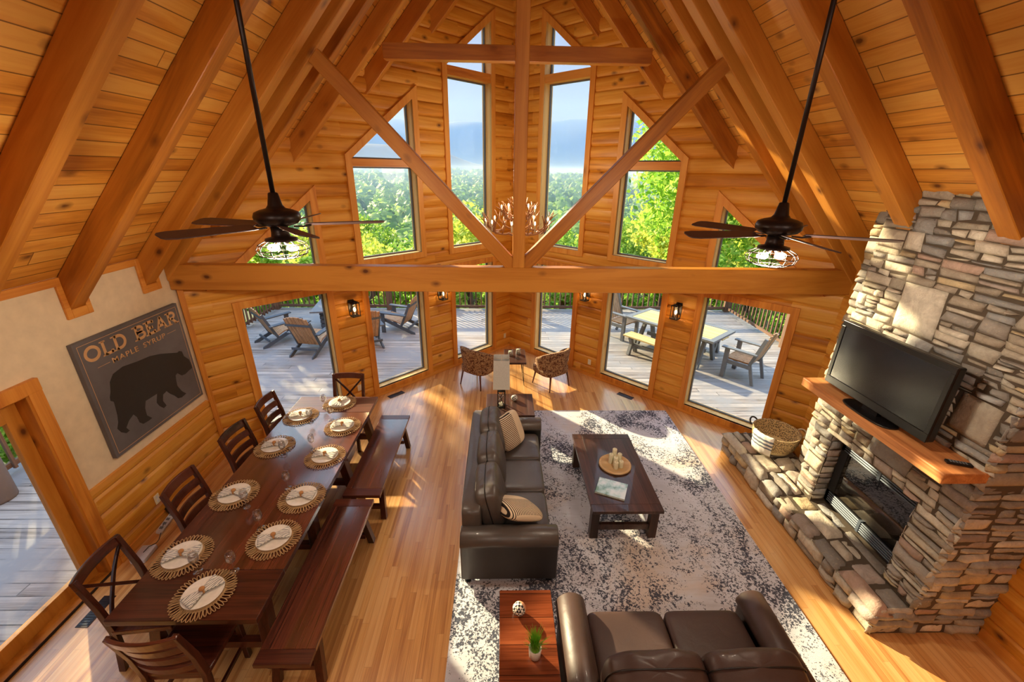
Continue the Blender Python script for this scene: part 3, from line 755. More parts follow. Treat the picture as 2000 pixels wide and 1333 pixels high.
stones(mb, (3.235, 2.385, HZ-.045), (0, 1, 0), (1, 0, 0), (0, 0, 1), 2.76, .38, rs, mean=(.36, .20), prot=.055)
stones(mb, (3.60, 4.03, HZ-.045), (0, 1, 0), (1, 0, 0), (0, 0, 1), 1.10, .40, rs, mean=(.38, .22), prot=.055)
stones(mb, (FX, OPY0, HZ-.045), (0, 1, 0), (1, 0, 0), (0, 0, 1), 1.0, .16, rs, mean=(.3, .14), prot=.05)
fpart(mb, 'hearth_slab_stonework', m_stone)
mb = MB(); mb.b(3.245, FX, 2.41, 3.97, 1.69, 1.78)
mt = fpart(mb, 'mantel_shelf', m_mantel, bevel=.008)
# gas insert
y0, y1, z0, z1 = OPY0+.02, OPY1-.01, HZ+.012, 1.18
mb = MB(); mb.b(3.745, 3.79, y0, y0+.07, z0, z1).b(3.745, 3.79, y1-.09, y1, z0, z1).b(3.745, 3.79, y0, y1, z1-.17, z1).b(3.745, 3.79, y0, y1, z0, z0+.15)
mb.b(3.945, 3.955, y0, y1, z0, z1).b(3.79, 3.95, y0, y0+.01, z0, z1).b(3.79, 3.95, y1-.01, y1, z0, z1).b(3.79, 3.95, y0, y1, z0, z0+.14).b(3.79, 3.95, y0, y1, z1-.02, z1)
fi = fpart(mb, 'fireplace_insert', m_blackm)
def sub(mb, name, mat, par, bevel=0):
    mb.v = [v-fp.location for v in mb.v]; return mb.build(name, mat, par, bevel=bevel)
for zz in (1.01, HZ+.03):
    mb = MB()
    for i in range(5): mb.box((3.735, (y0+y1)/2, zz+.020+i*.026), (.016, y1-y0-.10, .012), ry=.5)
    mb.b(3.722, 3.75, 3.24, 3.27, zz, zz+.14)
    sub(mb, 'louver_panel', m_chrome, fi)
sub(MB().b(3.748, 3.754, y0+.07, y1-.09, z0+.15, z1-.17), 'fireplace_glass', m_fglass, fi)
for a, b, r in (((3.84, 3.0, .55), (3.85, 3.55, .58), .035), ((3.87, 2.98, .60), (3.84, 3.3, .72), .028), ((3.86, 3.25, .70), (3.88, 3.6, .58), .03), ((3.82, 3.1, .51), (3.82, 3.45, .51), .028)):
    sub(MB().tube([a, tuple((x+y)/2+.012 for x, y in zip(a, b)), b], [r, r*1.15, r*.85], 9), 'fire_log', m_ash, fi)
# ---------------------------------------------------------------- dining set
tb = thing('dining_table', 'long dark plank dining table set with ten places', 'table', (-2.306, 3.715, 0))
TW, TL, TZ = 1.085, 3.24, .76
mb = MB(); mb.b(-TW/2, TW/2, -TL/2+.42, TL/2-.42, TZ-.05, TZ); mb.build('tabletop', m_darktop, tb, bevel=.003)
for sd in (-1, 1):
    mb = MB(); mb.box((0, sd*(TL/2-.21), TZ-.025), (TW, .415, .05)); mb.build('breadboard_end', m_darkx, tb, bevel=.004)
for sy in (-1, 1):
    for sx in (-1, 1):
        mb = MB(); mb.bar([(sx*.46, sy*(TL/2-.16), 0), (sx*.40, sy*(TL/2-.30), TZ-.05)], .10, .09, up=(1, 0, 0)); mb.build('leg', m_darkz, tb, bevel=.005)
        mb = MB(); mb.bar([(sx*.46, sy*.52, 0), (sx*.40, sy*.42, TZ-.05)], .10, .09, up=(1, 0, 0)); mb.build('leg', m_darkz, tb, bevel=.005)
    for yy in (TL/2-.20, .47): MB().box((0, sy*yy, .22), (.84, .06, .07)).build('stretcher', m_darkx, tb, bevel=.003)
mb = MB(); mb.b(-.45, -.42, -TL/2+.2, TL/2-.2, TZ-.14, TZ-.05).b(.42, .45, -TL/2+.2, TL/2-.2, TZ-.14, TZ-.05).b(-.45, .45, -TL/2+.17, -TL/2+.2, TZ-.14, TZ-.05).b(-.45, .45, TL/2-.2, TL/2-.17, TZ-.14, TZ-.05); mb.build('apron', m_dark, tb, bevel=.002)

def bench(loc, label, Ln):
    t = thing('dining_bench', label, 'bench', loc, 0, 'dark benches along the dining table')
    w = .41
    MB().b(-w/2, w/2, -Ln/2+.11, Ln/2-.11, .42, .46).build('seat', m_darktop, t, bevel=.003)
    for s in (-1, 1):
        MB().box((0, s*(Ln/2-.055), .44), (w, .108, .04)).build('end_board', m_darkx, t, bevel=.003)
        MB().box((0, s*(Ln/2-.19), .13), (.27, .04, .055)).build('stretcher', m_darkx, t, bevel=.002)
        for x in (-1, 1):
            MB().bar([(x*.175, s*(Ln/2-.14), 0), (x*.15, s*(Ln/2-.24), .42)], .065, .06, up=(1, 0, 0)).build('leg', m_darkz, t, bevel=.003)
    mb = MB(); mb.b(-.15, -.12, -Ln/2+.2, Ln/2-.2, .37, .42).b(.12, .15, -Ln/2+.2, Ln/2-.2, .37, .42); mb.build('apron', m_dark, t)
    return t
bench((-1.535, 4.50, 0), 'dark wooden bench at the far half of the dining table', 1.64)
bench((-1.585, 2.80, 0), 'dark wooden bench at the near half of the dining table', 1.66)

def chair_base(t, w=.46):
    MB().b(-w/2, w/2, -.21, .22, .435, .475).build('seat', m_darkx, t, bevel=.008)
    for s in (-1, 1):
        MB().bar([(s*(w/2-.03), .185, 0), (s*(w/2-.03), .185, .435)], .042, .042, up=(1, 0, 0)).build('leg', m_darkz, t, bevel=.003)
        pts = [(s*(w/2-.022), -.27, 0), (s*(w/2-.022), -.215, .3), (s*(w/2-.022), -.205, .46), (s*(w/2-.022), -.235, .7), (s*(w/2-.022), -.305, 1.0)]
        MB().bar(pts, [.05, .05, .05, .045, .036], [.038]*5, up=(1, 0, 0)).build('back_post', m_darkz, t, bevel=.003)
        MB().bar([(s*(w/2-.03), .185, .17), (s*(w/2-.03), -.24, .17)], .02, .03).build('stretcher', m_dark, t)
    mb = MB(); mb.b(-w/2+.04, w/2-.04, .175, .195, .28, .31).b(-w/2+.03, w/2-.03, -.2, .2, .39, .435); mb.build('apron', m_darkx, t)
def yback(z): return -.205-(z-.46)*(.03/.24) if z < .7 else -.235-(z-.7)*(.07/.3)
def slat(w, z, h, th=.02, cur=.04):
    mb = MB(); n = 10
    pts = [((-w/2+w*i/n), yback(z)-cur*(1-(2*i/n-1)**2), z) for i in range(n+1)]
    return mb.bar(pts, th, h, up=Vector((0, -.22, 1)).normalized())
def ladder(label, loc, rz):
    t = thing('ladder_back_chair', label, 'chair', loc, rz, 'chairs around the dining table'); chair_base(t)
    for z, h in ((.585, .075), (.705, .08), (.83, .08)): slat(.40, z, h).build('slat', m_darkx, t, bevel=.003)
    slat(.45, .955, .095, .024, .045).build('top_rail', m_darkx, t, bevel=.006)
    return t
def xback(label, loc, rz):
    t = thing('cross_back_chair', label, 'chair', loc, rz, 'chairs around the dining table'); chair_base(t)
    slat(.46, .965, .085, .026, .04).build('top_rail', m_darkx, t, bevel=.006)
    for s in (-1, 1):
        p = []
        for i in range(9):
            u = i/8; z = .50+.43*u; p.append((s*(-.19+.38*u), yback(z)-.035*(1-(2*u-1)**2), z))
        MB().bar(p, .018, .034, up=(1, 0, 0)).build('cross_bar', m_darkz, t, bevel=.002)
    return t
# local +y faces the table
xback('cross-back dark chair at the window-side near corner of the table, by the patio door', (-2.80, 2.46, 0), -PI/2+.10)
ladder('ladder-back dark chair on the wall side, second from the near end of the table', (-2.80, 3.32, 0), -PI/2+.04)
ladder('ladder-back dark chair on the wall side, under the bear sign corner', (-2.79, 4.15, 0), -PI/2-.05)
ladder('ladder-back dark chair on the wall side, farthest from the viewer', (-2.78, 4.86, 0), -PI/2)
ladder('large ladder-back chair at the near head of the table, cut off by the frame', (-2.30, 2.13, 0), .02)
xback('cross-back dark chair at the far head of the table, before the windows', (-2.24, 5.27, 0), PI)

# place settings
def charger_mesh():
    mb = MB(); n = 46
    mb.lathe([(0, .003), (.148, .003), (.152, .007), (.148, .011), (0, .010)], 32)
    for k in range(n):
        a = 2*PI*k/n; pts = []
        for j in range(10):
            q = 2*PI*j/10; r = .180+.040*math.cos(q); wd = .0105*math.sin(q)
            pts.append((r*math.cos(a)-wd*math.sin(a), r*math.sin(a)+wd*math.cos(a), .010+.004*math.sin(q+k)))
        mb.tube(pts, .0034, 5, closed=True)
    return mb
def napkin_mesh():
    mb = MB(); nx, ny = 14, 12; vs = []
    for i in range(nx+1):
        u = i/nx*2-1
        for j in range(ny+1):
            v = j/ny*2-1; wd = .016+.062*abs(u)**.8
            vs.append((u*.125, v*wd, .012+.010*abs(u)*math.sin(v*11)*.8+.012*(1-abs(u))+.008*abs(u)))
    top = len(vs)
    vs += [(x, y, z-.005) for x, y, z in vs]
    fs = []
    for i in range(nx):
        for j in range(ny):
            a = i*(ny+1)+j; fs.append((a, a+ny+1, a+ny+2, a+1)); fs.append((top+a, top+a+1, top+a+ny+2, top+a+ny+1))
    bd = [i*(ny+1) for i in range(nx+1)]+[nx*(ny+1)+j for j in range(1, ny+1)]+[i*(ny+1)+ny for i in range(nx-1, -1, -1)]+[j for j in range(ny-1, 0, -1)]
    for k in range(len(bd)): fs.append((bd[k], bd[(k+1) % len(bd)], top+bd[(k+1) % len(bd)], top+bd[k]))
    return mb.add(vs, fs, True)
ch0 = charger_mesh().build('woven_charger', m_wick)
pl0 = MB().lathe([(0, .003), (.07, .0), (.085, .004), (.14, .016), (.142, .019), (.138, .0195), (.09, .010), (.0, .008)], 40).build('dinner_plate', m_china)
nk0 = thing('linen_napkin', 'x', 'napkin'); napkin_mesh().build('cloth', m_napkin, nk0)
mb = MB(); mb.tube([(0, .020*math.cos(2*PI*j/12), .022+.017*math.sin(2*PI*j/12)) for j in range(12)], .008, 7, closed=True); mb.sell((0, 0, .042), (.042, .042, .03), 1, 1, 14, 8); mb.build('napkin_ring', m_ring, nk0)
gl0 = MB().lathe([(0, .0), (.034, .0), (.035, .002), (.012, .006), (.0035, .014), (.003, .085), (.008, .093), (.028, .112), (.037, .140), (.036, .165), (.030, .200), (.0288, .200), (.0345, .165), (.0355, .140), (.027, .114), (.006, .097), (0, .096)], 24).build('wine_glass', m_wine)
PLACES = [(-2.262, 2.296, 1.05, 'at the near head of the table', None), (-2.655, 2.64, .25, 'before the cross-back chair nearest the door', (-2.44, 2.50)), (-1.985, 2.81, .45, 'nearest on the bench side', (-2.15, 2.50)),
          (-2.645, 3.36, .1, 'second along the chair side', (-2.44, 3.20)), (-1.965, 3.32, .0, 'second along the bench side', (-2.17, 2.94)), (-2.64, 4.15, .15, 'third along the chair side', (-2.455, 3.98)),
          (-1.985, 3.96, -.1, 'third along the bench side', (-2.165, 3.46)), (-2.625, 4.80, .2, 'farthest on the chair side', (-2.44, 4.66)), (-2.0, 4.56, -.05, 'farthest on the bench side', (-2.18, 4.10)), (-2.235, 5.13, 1.5, 'at the far head of the table', (-2.20, 4.72))]
for i, (x, y, a, w, g) in enumerate(PLACES):
    for src, nm_, cat, z, grp in ((ch0, 'natural looped-edge woven charger ', 'placemat', .7605, 'woven chargers on the dining table'), (pl0, 'round white dinner plate ', 'plate', .7735, 'dinner plates on the dining table'), (nk0, 'striped napkin in a beaded ring on the plate ', 'napkin', .786, 'napkins on the dinner plates')):
        o = src if i == 0 else copy_tree(src); o.location = (x, y, z); o.rotation_euler = (0, 0, a if src is nk0 else i*.7); tag(o, nm_+w, cat, grp)
gpos = [g for *_, g in PLACES if g]
gpos.append((-2.40, 5.02))
glab = ['beside the plate before the cross-back chair', 'between the near head and the nearest bench-side plate', 'by the second chair-side plate', 'behind the nearest bench-side plate, standing clear', 'by the third chair-side plate', 'in the middle of the bench side, standing clear', 'by the farthest chair-side plate', 'third standing clear along the table middle', 'before the far head plate', 'left of the far head plate']
for i, ((x, y), w) in enumerate(zip(gpos, glab)):
    o = gl0 if i == 0 else copy_tree(gl0); o.location = (x, y, .7605); tag(o, 'stemmed wine glass '+w, 'glass', 'wine glasses on the dining table')

# ---------------------------------------------------------------- rug, sofas
rg = MB().b(-1.63, 1.63, -2.35, 2.35, 0, .012).build('area_rug', m_rug); rg.location = (1.19, 3.83, .001)
tag(rg, 'large distressed grey and navy speckled area rug under the sofas', 'rug')
def rolled_arm(w, h, ln, lean=.03):
    """arm along local y, w wide, h high: flat box below, rolled top"""
    mb = MB(); n = 14; prof = [(-w*.38, .07), (-w*.38, h-w*.5)]
    for k in range(n+1):
        a = PI-PI*k/n; prof.append((w*.52*math.cos(a), h-w*.5+w*.5*math.sin(a)))
    prof += [(w*.38, h-w*.5), (w*.38, .07)]
    ys = [-ln/2, -ln/2+.012, ln/2-.012, ln/2]; sc = [.93, 1, 1, .93]; vs = []
    for y, s in zip(ys, sc):
        for x, z in prof: vs.append((x*s, y, .07+(z-.07)*(s if s == 1 else .985)))
    m = len(prof); fs = [(r*m+k, r*m+(k+1) % m, (r+1)*m+(k+1) % m, (r+1)*m+k) for r in range(3) for k in range(m)]
    fs += [tuple(range(m))[::-1], tuple(range(3*m, 4*m))]
    return mb.add(vs, fs, True)
def sofa(name, label, loc, rz, W_, n, mat, D=.92):
    """faces local +y; W_ overall width along x"""
    t = thing(name, label, 'sofa', loc, rz); aw = .23; inner = W_-2*aw; cw = inner/n
    MB().b(-W_/2+.03, W_/2-.03, -D/2+.04, D/2-.06, .07, .33).build('base', mat, t, bevel=.02)
    for s in (-1, 1):
        mb = rolled_arm(aw, .63, D-.02); mb.v = [v+Vector((s*(W_/2-aw/2), 0, 0)) for v in mb.v]; mb.build('arm', mat, t)
        for yy in (-D/2+.07, D/2-.08): MB().box((s*(W_/2-.09), yy, .035), (.06, .06, .07)).build('foot', m_black, t)
    mb = MB(); mb.sell((0, -D/2+.11, .45), (inner+.16, .20, .74), .16, .16, 32, 12, rot=None); mb.build('back_frame', mat, t)
    for i in range(n):
        x = -inner/2+cw*(i+.5)
        mb = MB(); mb.sell((x, .10, .40), (cw-.006, D-.32, .17), .24, .2, 36, 14)
        c = mb.build('seat_cushion', mat, t)
        e = []
        for k in range(40):
            q = 2*PI*k/40; sx = math.copysign(abs(math.cos(q))**.2, math.cos(q)); sy = math.copysign(abs(math.sin(q))**.2, math.sin(q))
            e.append((x+sx*(cw/2-.008), .10+sy*((D-.32)/2-.008), .452))
        MB().tube(e, .0045, 5, closed=True).build('piping', m_pipe, c)
    for i in range(n):
        x = -inner/2+cw*(i+.5); mb = MB(); R_ = Matrix.Rotation(.24, 3, 'X')
        mb.sell((x, -D/2+.29, .70), (cw+.02, .27, .50), .5, .42, 36, 18, rot=R_)
        # crease wrinkles along the top edge
        rr = random.Random(i+n)
        for k, v in enumerate(mb.v):
            w = mnoise.noise(Vector((v.x*17+i*9, v.z*3, v.y*4))); tz = max(0, (v.z-.62)/.3)
            mb.v[k] = v+Vector((0, w*.012*tz, w*.016*tz))
        c = mb.build('back_cushion', mat, t, subd=1)
        e = []
        for k in range(48):
            q = 2*PI*k/48; sx = math.copysign(abs(math.cos(q))**.42, math.cos(q)); sz = math.copysign(abs(math.sin(q))**.5, math.sin(q))
            p = R_ @ Vector((sx*((cw+.02)/2+.001), .0, sz*.252)); e.append((p.x+x, p.y-D/2+.29, p.z+.70))
        MB().tube(e, .005, 5, closed=True).build('piping', m_pipe, c)
    return t
sofa('leather_sofa', 'dark leather three-cushion sofa along the left side of the rug', (.085, 3.985, .013), -PI/2, 2.14, 3, m_leather, .95)
sofa('leather_loveseat', 'brown leather two-cushion loveseat in the foreground, cut off by the frame', (1.315, 1.89, .013), 0, 1.72, 2, m_leather2, 1.0)

def throw_pillow(label, loc, nrm, up, mat):
    t = MB(); t.sell((0, 0, 0), (.44, .15, .44), .42, .75, 32, 18)
    for k, v in enumerate(t.v):   # pull the four corners out
        f = (abs(v.x)/.23)**3*(abs(v.z)/.23)**3; t.v[k] = Vector((v.x*(1+.10*f), v.y*(1-.75*f), v.z*(1+.10*f)))
    o = t.build('throw_pillow', mat, subd=1); y = -Vector(nrm).normalized(); z = Vector(up); z = (z-y*z.dot(y)).normalized(); x = y.cross(z)
    o.matrix_world = frame(loc, x, y, z)
    return tag(o, label, 'pillow', 'striped pillows on the sofa')
throw_pillow('black striped cream pillow leaning on the back cushion by the far sofa arm', (.12, 4.58, .70), (.72, -.50, .42), (-.30, .25, 1), m_pill_s)
throw_pillow('cream pillow with a striped edge leaning on the near sofa arm', (.16, 3.29, .645), (.30, .38, .86), (-.75, -.45, .3), m_pill_s)

# ---------------------------------------------------------------- coffee table and its things
ct_ = thing('coffee_table', 'dark rectangular plank coffee table in the middle of the rug', 'table', (1.36, 4.13, .013))
MB().b(-.385, .385, -.60, .60, .41, .447).build('tabletop', m_coffee, ct_, bevel=.004)
for s in (-1, 1):
    MB().box((0, s*.655, .4285), (.77, .108, .037)).build('breadboard_end', m_coffee, ct_, bevel=.004)
    for x in (-1, 1): MB().b(x*.325-.045, x*.325+.045, s*.60-.045, s*.60+.045, 0, .41).build('leg', m_coffeez, ct_, bevel=.004)
    MB().b(-.28, .28, s*.60-.02, s*.60+.02, .10, .18).build('stretcher', m_coffee, ct_, bevel=.003)
MB().b(-.30, .30, -.56, .56, .35, .41).build('apron', m_coffee, ct_)
tray = MB().lathe([(0, .0), (.185, .0), (.195, .006), (.195, .022), (.185, .028), (.172, .028), (.165, .018), (0, .016)], 40).build('round_tray', m_traywood)
tray.location = (1.40, 4.18, .461); tag(tray, 'round light wood tray holding the candles on the coffee table', 'tray')
for i, (x, y, h, w) in enumerate(((-.045, .03, .13, 'left back'), (.005, .075, .17, 'tallest, at the back'), (.055, .02, .14, 'right'), (.0, -.02, .12, 'middle front'), (-.005, -.075, .09, 'front left, shortest'), (.06, -.055, .09, 'front right'))):
    t = thing('pillar_candle', 'ivory pillar candle on the round tray, '+w, 'candle', (1.395+x, 4.175+y, .478), 0, 'pillar candles on the tray')
    MB().lathe([(0, 0), (.027, 0), (.0275, .004), (.0275, h-.004), (.025, h), (.008, h-.004), (0, h-.004)], 20).build('wax', m_cream, t)
    MB().tube([(0, 0, h-.006), (.001, 0, h+.008)], .0015, 5).build('wick', m_black, t)
def bookmat():
    n = NT('foggy_forest_cover'); v, o = n.xyz(); f = n.noise(v, 9, 4, .6)
    c = n.ramp(f, [(.35, L((96, 132, 96))), (.5, L((176, 200, 190))), (.62, L((214, 220, 214)))]); return n.done(.15, .5, .5, 0, c)
bk = thing('picture_book', 'large pale green and white picture book lying on the coffee table', 'book', (1.255, 3.76, .4605), -.41)
MB().b(-.165, .165, -.13, .13, .016, .020).b(-.165, .165, -.13, .13, 0, .004).b(-.165, -.16, -.13, .13, 0, .02).build('cover', bookmat(), bk)
MB().b(-.158, .16, -.125, .125, .004, .016).build('pages', m_china, bk)

# ---------------------------------------------------------------- end tables
def endtable(name, label, loc, sx, sy, h, mat=m_endtop):
    t = thing(name, label, 'table', loc)
    MB().b(-sx/2, sx/2, -sy/2, sy/2, h-.035, h).build('tabletop', mat, t, bevel=.004)
    for a in (-1, 1):
        for b in (-1, 1): MB().b(a*(sx/2-.05)-.03, a*(sx/2-.05)+.03, b*(sy/2-.05)-.03, b*(sy/2-.05)+.03, 0, h-.035).build('leg', m_darkz, t, bevel=.003)
    mb = MB(); 
    for a in (-1, 1): mb.b(a*(sx/2-.05)-.01, a*(sx/2-.05)+.01, -sy/2+.08, sy/2-.08, h-.12, h-.035)
    for b in (-1, 1): mb.b(-sx/2+.08, sx/2-.08, b*(sy/2-.05)-.01, b*(sy/2-.05)+.01, h-.12, h-.035)
    mb.build('apron', m_darkx, t)
    MB().b(-sx/2+.03, sx/2-.03, -sy/2+.03, sy/2-.03, .14, .16).build('shelf', mat, t)
    return t
endtable('end_table', 'reddish brown plank end table left of the loveseat in the foreground', (.205, 2.0, .013), .42, .86, .587)
endtable('end_table', 'dark end table with the lamp behind the far sofa arm', (.13, 5.40, .013), .70, .62, .587, m_coffee)
# far table: lamp and ball
lp = thing('table_lamp', 'table lamp with tall pale square shade and open cross-sided base', 'lamp', (.005, 5.345, .601))
mb = MB()
for a in (-1, 1):
    for b in (-1, 1):
        mb.b(a*.052-.006, a*.052+.006, b*.052-.006, b*.052+.006, 0, .27)
mb.b(-.058, .058, -.058, .058, 0, .012).b(-.058, .058, -.058, .058, .258, .27)
for (p, q) in (((-.05, -.052, .01), (.05, -.052, .26)), ((.05, -.052, .01), (-.05, -.052, .26)), ((-.05, .052, .01), (.05, .052, .26)), ((-.052, -.05, .01), (-.052, .05, .26)), ((-.052, .05, .01), (-.052, -.05, .26)), ((.052, -.05, .01), (.052, .05, .26))):
    mb.tube([p, q], .005, 6)
mb.build('cross_frame_base', m_black, lp)
MB().tube([(0, 0, .27), (0, 0, .60)], .007, 8).build('stem', m_bronze, lp)
MB().lathe([(0, .012), (.035, .012), (.035, .05), (.0, .05)], 20).build('base_candle', m_cream, lp)
mb = MB(); pi = [(-.118, -.118), (.118, -.118), (.118, .118), (-.118, .118)]
vs = [(x, y, .33) for x, y in pi]+[(x*.93, y*.93, .775) for x, y in pi]+[(x*.975, y*.975, .33) for x, y in pi]+[(x*.905, y*.905, .775) for x, y in pi]
fs = []
for i in range(4):
    j = (i+1) % 4; fs += [(i, j, 4+j, 4+i), (8+i, 12+i, 12+j, 8+j), (i, 8+i, 8+j, j), (4+i, 4+j, 12+j, 12+i)]
mb.add(vs, fs); mb.build('lamp_shade', m_shade, lp)
mb = MB(); mb.tube([(-.11, 0, .765), (.11, 0, .765)], .003, 6); mb.tube([(0, -.11, .765), (0, .11, .765)], .003, 6); mb.lathe([(0, .52), (.018, .525), (.028, .56), (.02, .60), (0, .61)], 14); mb.build('harp_and_bulb', m_white, lp)
b1 = MB().sell((0, 0, .045), (.10, .10, .09), 1, 1, 24, 14).build('decorative_ball', m_check); b1.location = (.20, 5.50, .602); tag(b1, 'small patterned ball on the end table with the lamp', 'ornament', 'patterned decorative balls')
b2 = MB().sell((0, 0, .05), (.105, .105, .10), 1, 1, 24, 14).build('decorative_ball', m_check); b2.location = (.148, 2.235, .602); b2.rotation_euler = (0, 0, -.9); tag(b2, 'black and white checkered ball beside the potted grass', 'ornament', 'patterned decorative balls')
pg = thing('potted_grass', 'small white pot of bright green artificial grass on the near end table', 'plant', (.248, 1.925, .602))
MB().lathe([(0, 0), (.038, 0), (.042, .004), (.046, .085), (.043, .087), (.040, .075), (0, .072)], 28).build('pot', m_china, pg)
mb = MB(); rg_ = random.Random(3)
for k in range(230):
    a = rg_.uniform(0, 2*PI); r = rg_.uniform(0, .034); ln = rg_.uniform(.08, .17); out = rg_.uniform(.1, .9)*ln*.6; w = .0042
    x, y = r*math.cos(a), r*math.sin(a); d = Vector((math.cos(a), math.sin(a), 0)); n_ = Vector((-d.y, d.x, 0)); vs = []
    for j in range(5):
        u = j/4; c = Vector((x, y, .07))+d*out*u*u+Vector((0, 0, ln*u*(1-.18*u*out/ln))); vs += [c-n_*w*(1-u*.92), c+n_*w*(1-u*.92)]
    mb.add(vs, [(2*j, 2*j+1, 2*j+3, 2*j+2) for j in range(4)], True)
mb.build('grass_blades', m_grass, pg)

# hairpin table with candles, two armchairs
ht = thing('hairpin_side_table', 'small live-edge side table on hairpin legs between the armchairs', 'table', (.262, 7.37, 0))
MB().b(-.205, .205, -.32, .32, .46, .50).build('tabletop', m_coffee, ht, bevel=.006)
for a in (-1, 1):
    for b in (-1, 1):
        x, y = a*.15, b*.26
        MB().tube([(x-.04*a, y-.03, .46), (x+.02*a, y+.01*b, .02), (x+.025*a, y+.015*b, .004), (x+.02*a, y+.02*b, .02), (x-.0, y+.035*b, .46)], .005, 7).build('hairpin_leg', m_steel, ht)
for i, (x, y, h) in enumerate(((-.085, .0, .105), (.065, .07, .115))):
    t = thing('glass_candle_jar', ('left' if i == 0 else 'right')+' of the two candle jars on the hairpin table', 'candle', (.262+x, 7.38+y, .501), 0, 'candle jars on the hairpin table')
    MB().lathe([(0, 0), (.045, 0), (.046, .003), (.046, h), (.043, h), (.043, .006), (0, .006)], 24).build('jar', m_wine, t)
    MB().lathe([(0, .007), (.041, .007), (.041, h-.02), (0, h-.018)], 20).build('wax', m_cream, t)
def armchair(label, loc, rz):
    t = thing('barrel_armchair', label, 'armchair', loc, rz, 'barrel armchairs by the prow corner')   # faces local +y
    mb = MB(); n = 26; rows_ = 7; vo, vi = [], []
    for j in range(rows_+1):
        v = j/rows_
        for i in range(n+1):
            a = math.radians(-18+216*i/n)+PI; u = abs(2*i/n-1)
            top = .80-.20*u**2.2; z = .30+(top-.30)*v; fl_ = .80+.20*v**.7
            rx, ry = .34*fl_, .31*fl_
            x, y = rx*math.cos(a), ry*math.sin(a)+.02
            vo.append((x, y-.03*v*(1-u), z)); k = .82; vi.append((x*k, (y-.02)*k+.02-.03*v*(1-u), z if v < 1 else z-.003))
    m = n+1; N_ = len(vo); vs = vo+vi
    fs = []
    for j in range(rows_):
        for i in range(n):
            a = j*m+i; fs += [(a, a+1, a+m+1, a+m), (N_+a, N_+a+m, N_+a+m+1, N_+a+1)]
    for i in range(n): a = rows_*m+i; fs.append((a, a+1, N_+a+1, N_+a)); fs.append((i, N_+i, N_+i+1, i+1))
    for j in range(rows_):
        for e in (0, n): a = j*m+e; fs.append((a, a+m, N_+a+m, N_+a))
    mb.add(vs, fs, True); mb.build('curved_back', m_chfab, t)
    MB().sell((0, .04, .345), (.60, .56, .15), .35, .6, 30, 12).build('seat', m_chfab, t)
    for x, y in ((-.2, -.19), (.2, -.19), (-.2, .22), (.2, .22)):
        MB().tube([(x, y, .31), (x*1.22, y*1.22, 0)], [.02, .011], 10).build('leg', m_walnut, t)
    return t
armchair('mottled brown barrel armchair left of the hairpin table', (-.44, 7.20, 0), -.62)
armchair('mottled brown barrel armchair right of the hairpin table', (.96, 7.14, 0), .62)

# ---------------------------------------------------------------- television, remote, basket
tv = thing('television', 'flat black television standing on the mantel shelf', 'television', (3.37, 3.235, 1.781), .02)
MB().b(-.035, .035, -.54, .54, .07, .72).build('housing', m_black, tv, bevel=.012)
mb = MB(); o = MB().b(-.043, -.035, -.54, .54, .07, .72)
bz = MB(); bz.b(-.044, -.034, -.54, .54, .67, .72).b(-.044, -.034, -.54, .54, .07, .145).b(-.044, -.034, -.54, -.50, .145, .67).b(-.044, -.034, .50, .54, .145, .67); bz.build('bezel', m_black, tv, bevel=.003)
n = NT('dark_television_screen'); m_scr = n.done(.18, .5, 0, 0, (.012, .013, .016, 1))
MB().b(-.038, -.035, -.50, .50, .145, .67).build('screen', m_scr, tv)
mb = MB(); mb.b(-.02, .03, -.08, .08, .0, .09); mb.build('neck', m_black, tv)
mb = MB(); mb.sell((-.01, 0, .009), (.22, .52, .018), .3, .7, 40, 8); mb.build('stand_base', m_black, tv)
rm = thing('remote_control', 'black remote control at the near end of the mantel', 'remote', (3.46, 2.52, 1.782), 1.2)
MB().box((0, 0, .011), (.045, .16, .02)).build('housing', m_black, rm, bevel=.006)
for i in range(6):
    for j in range(3): MB().box(((j-1)*.012, .055-i*.019, .0225), (.008, .01, .003)).build('button', m_greypoly, rm)
bk_ = thing('rope_basket', 'two-tone woven rope basket on the far end of the hearth', 'basket', (3.69, 4.68, .345))
MB().lathe([(0, 0), (.17, 0), (.20, .01), (.245, .08), (.275, .18), (.285, .27), (.287, .285), (.27, .285), (.265, .27), (.255, .18), (.225, .08), (.185, .022), (0, .02)], 44).build('basket_body', m_basket, bk_)
for a in (PI*.72, -.25):
    d = Vector((math.cos(a), math.sin(a), 0)); n_ = Vector((-d.y, d.x, 0)); pts = []
    for k in range(13):
        q = PI*k/12; pts.append(d*(.285+.05*math.sin(q))+n_*.095*math.cos(q)+Vector((0, 0, .27+.05*math.sin(q))))
    MB().tube(pts, .011, 8).build('handle', m_rope if a < 0 else m_bronze, bk_)
# throw draped over the rim
mb = MB(); path = [(-.16, .16), (-.235, .25), (-.262, .292), (-.290, .300), (-.306, .280), (-.303, .2), (-.290, .1), (-.262, .02)]; nn = 12; vs = []
for r, z in path:
    for j in range(nn+1):
        a = PI+.42+(j/nn-.5)*1.0; rr = abs(r)+.004*math.sin(j*2.1+z*20)+.012*(z < .05); vs.append((rr*math.cos(a), rr*math.sin(a), z))
m = nn+1; N_ = len(vs); vs += [(x*.985, y*.985, z-.004) for x, y, z in vs]; k = len(path)
fs = [(i*m+j, i*m+j+1, (i+1)*m+j+1, (i+1)*m+j) for i in range(k-1) for j in range(nn)]+[(N_+i*m+j, N_+(i+1)*m+j, N_+(i+1)*m+j+1, N_+i*m+j+1) for i in range(k-1) for j in range(nn)]
for j in range(nn): fs += [(j, N_+j, N_+j+1, j+1), ((k-1)*m+j, (k-1)*m+j+1, N_+(k-1)*m+j+1, N_+(k-1)*m+j)]
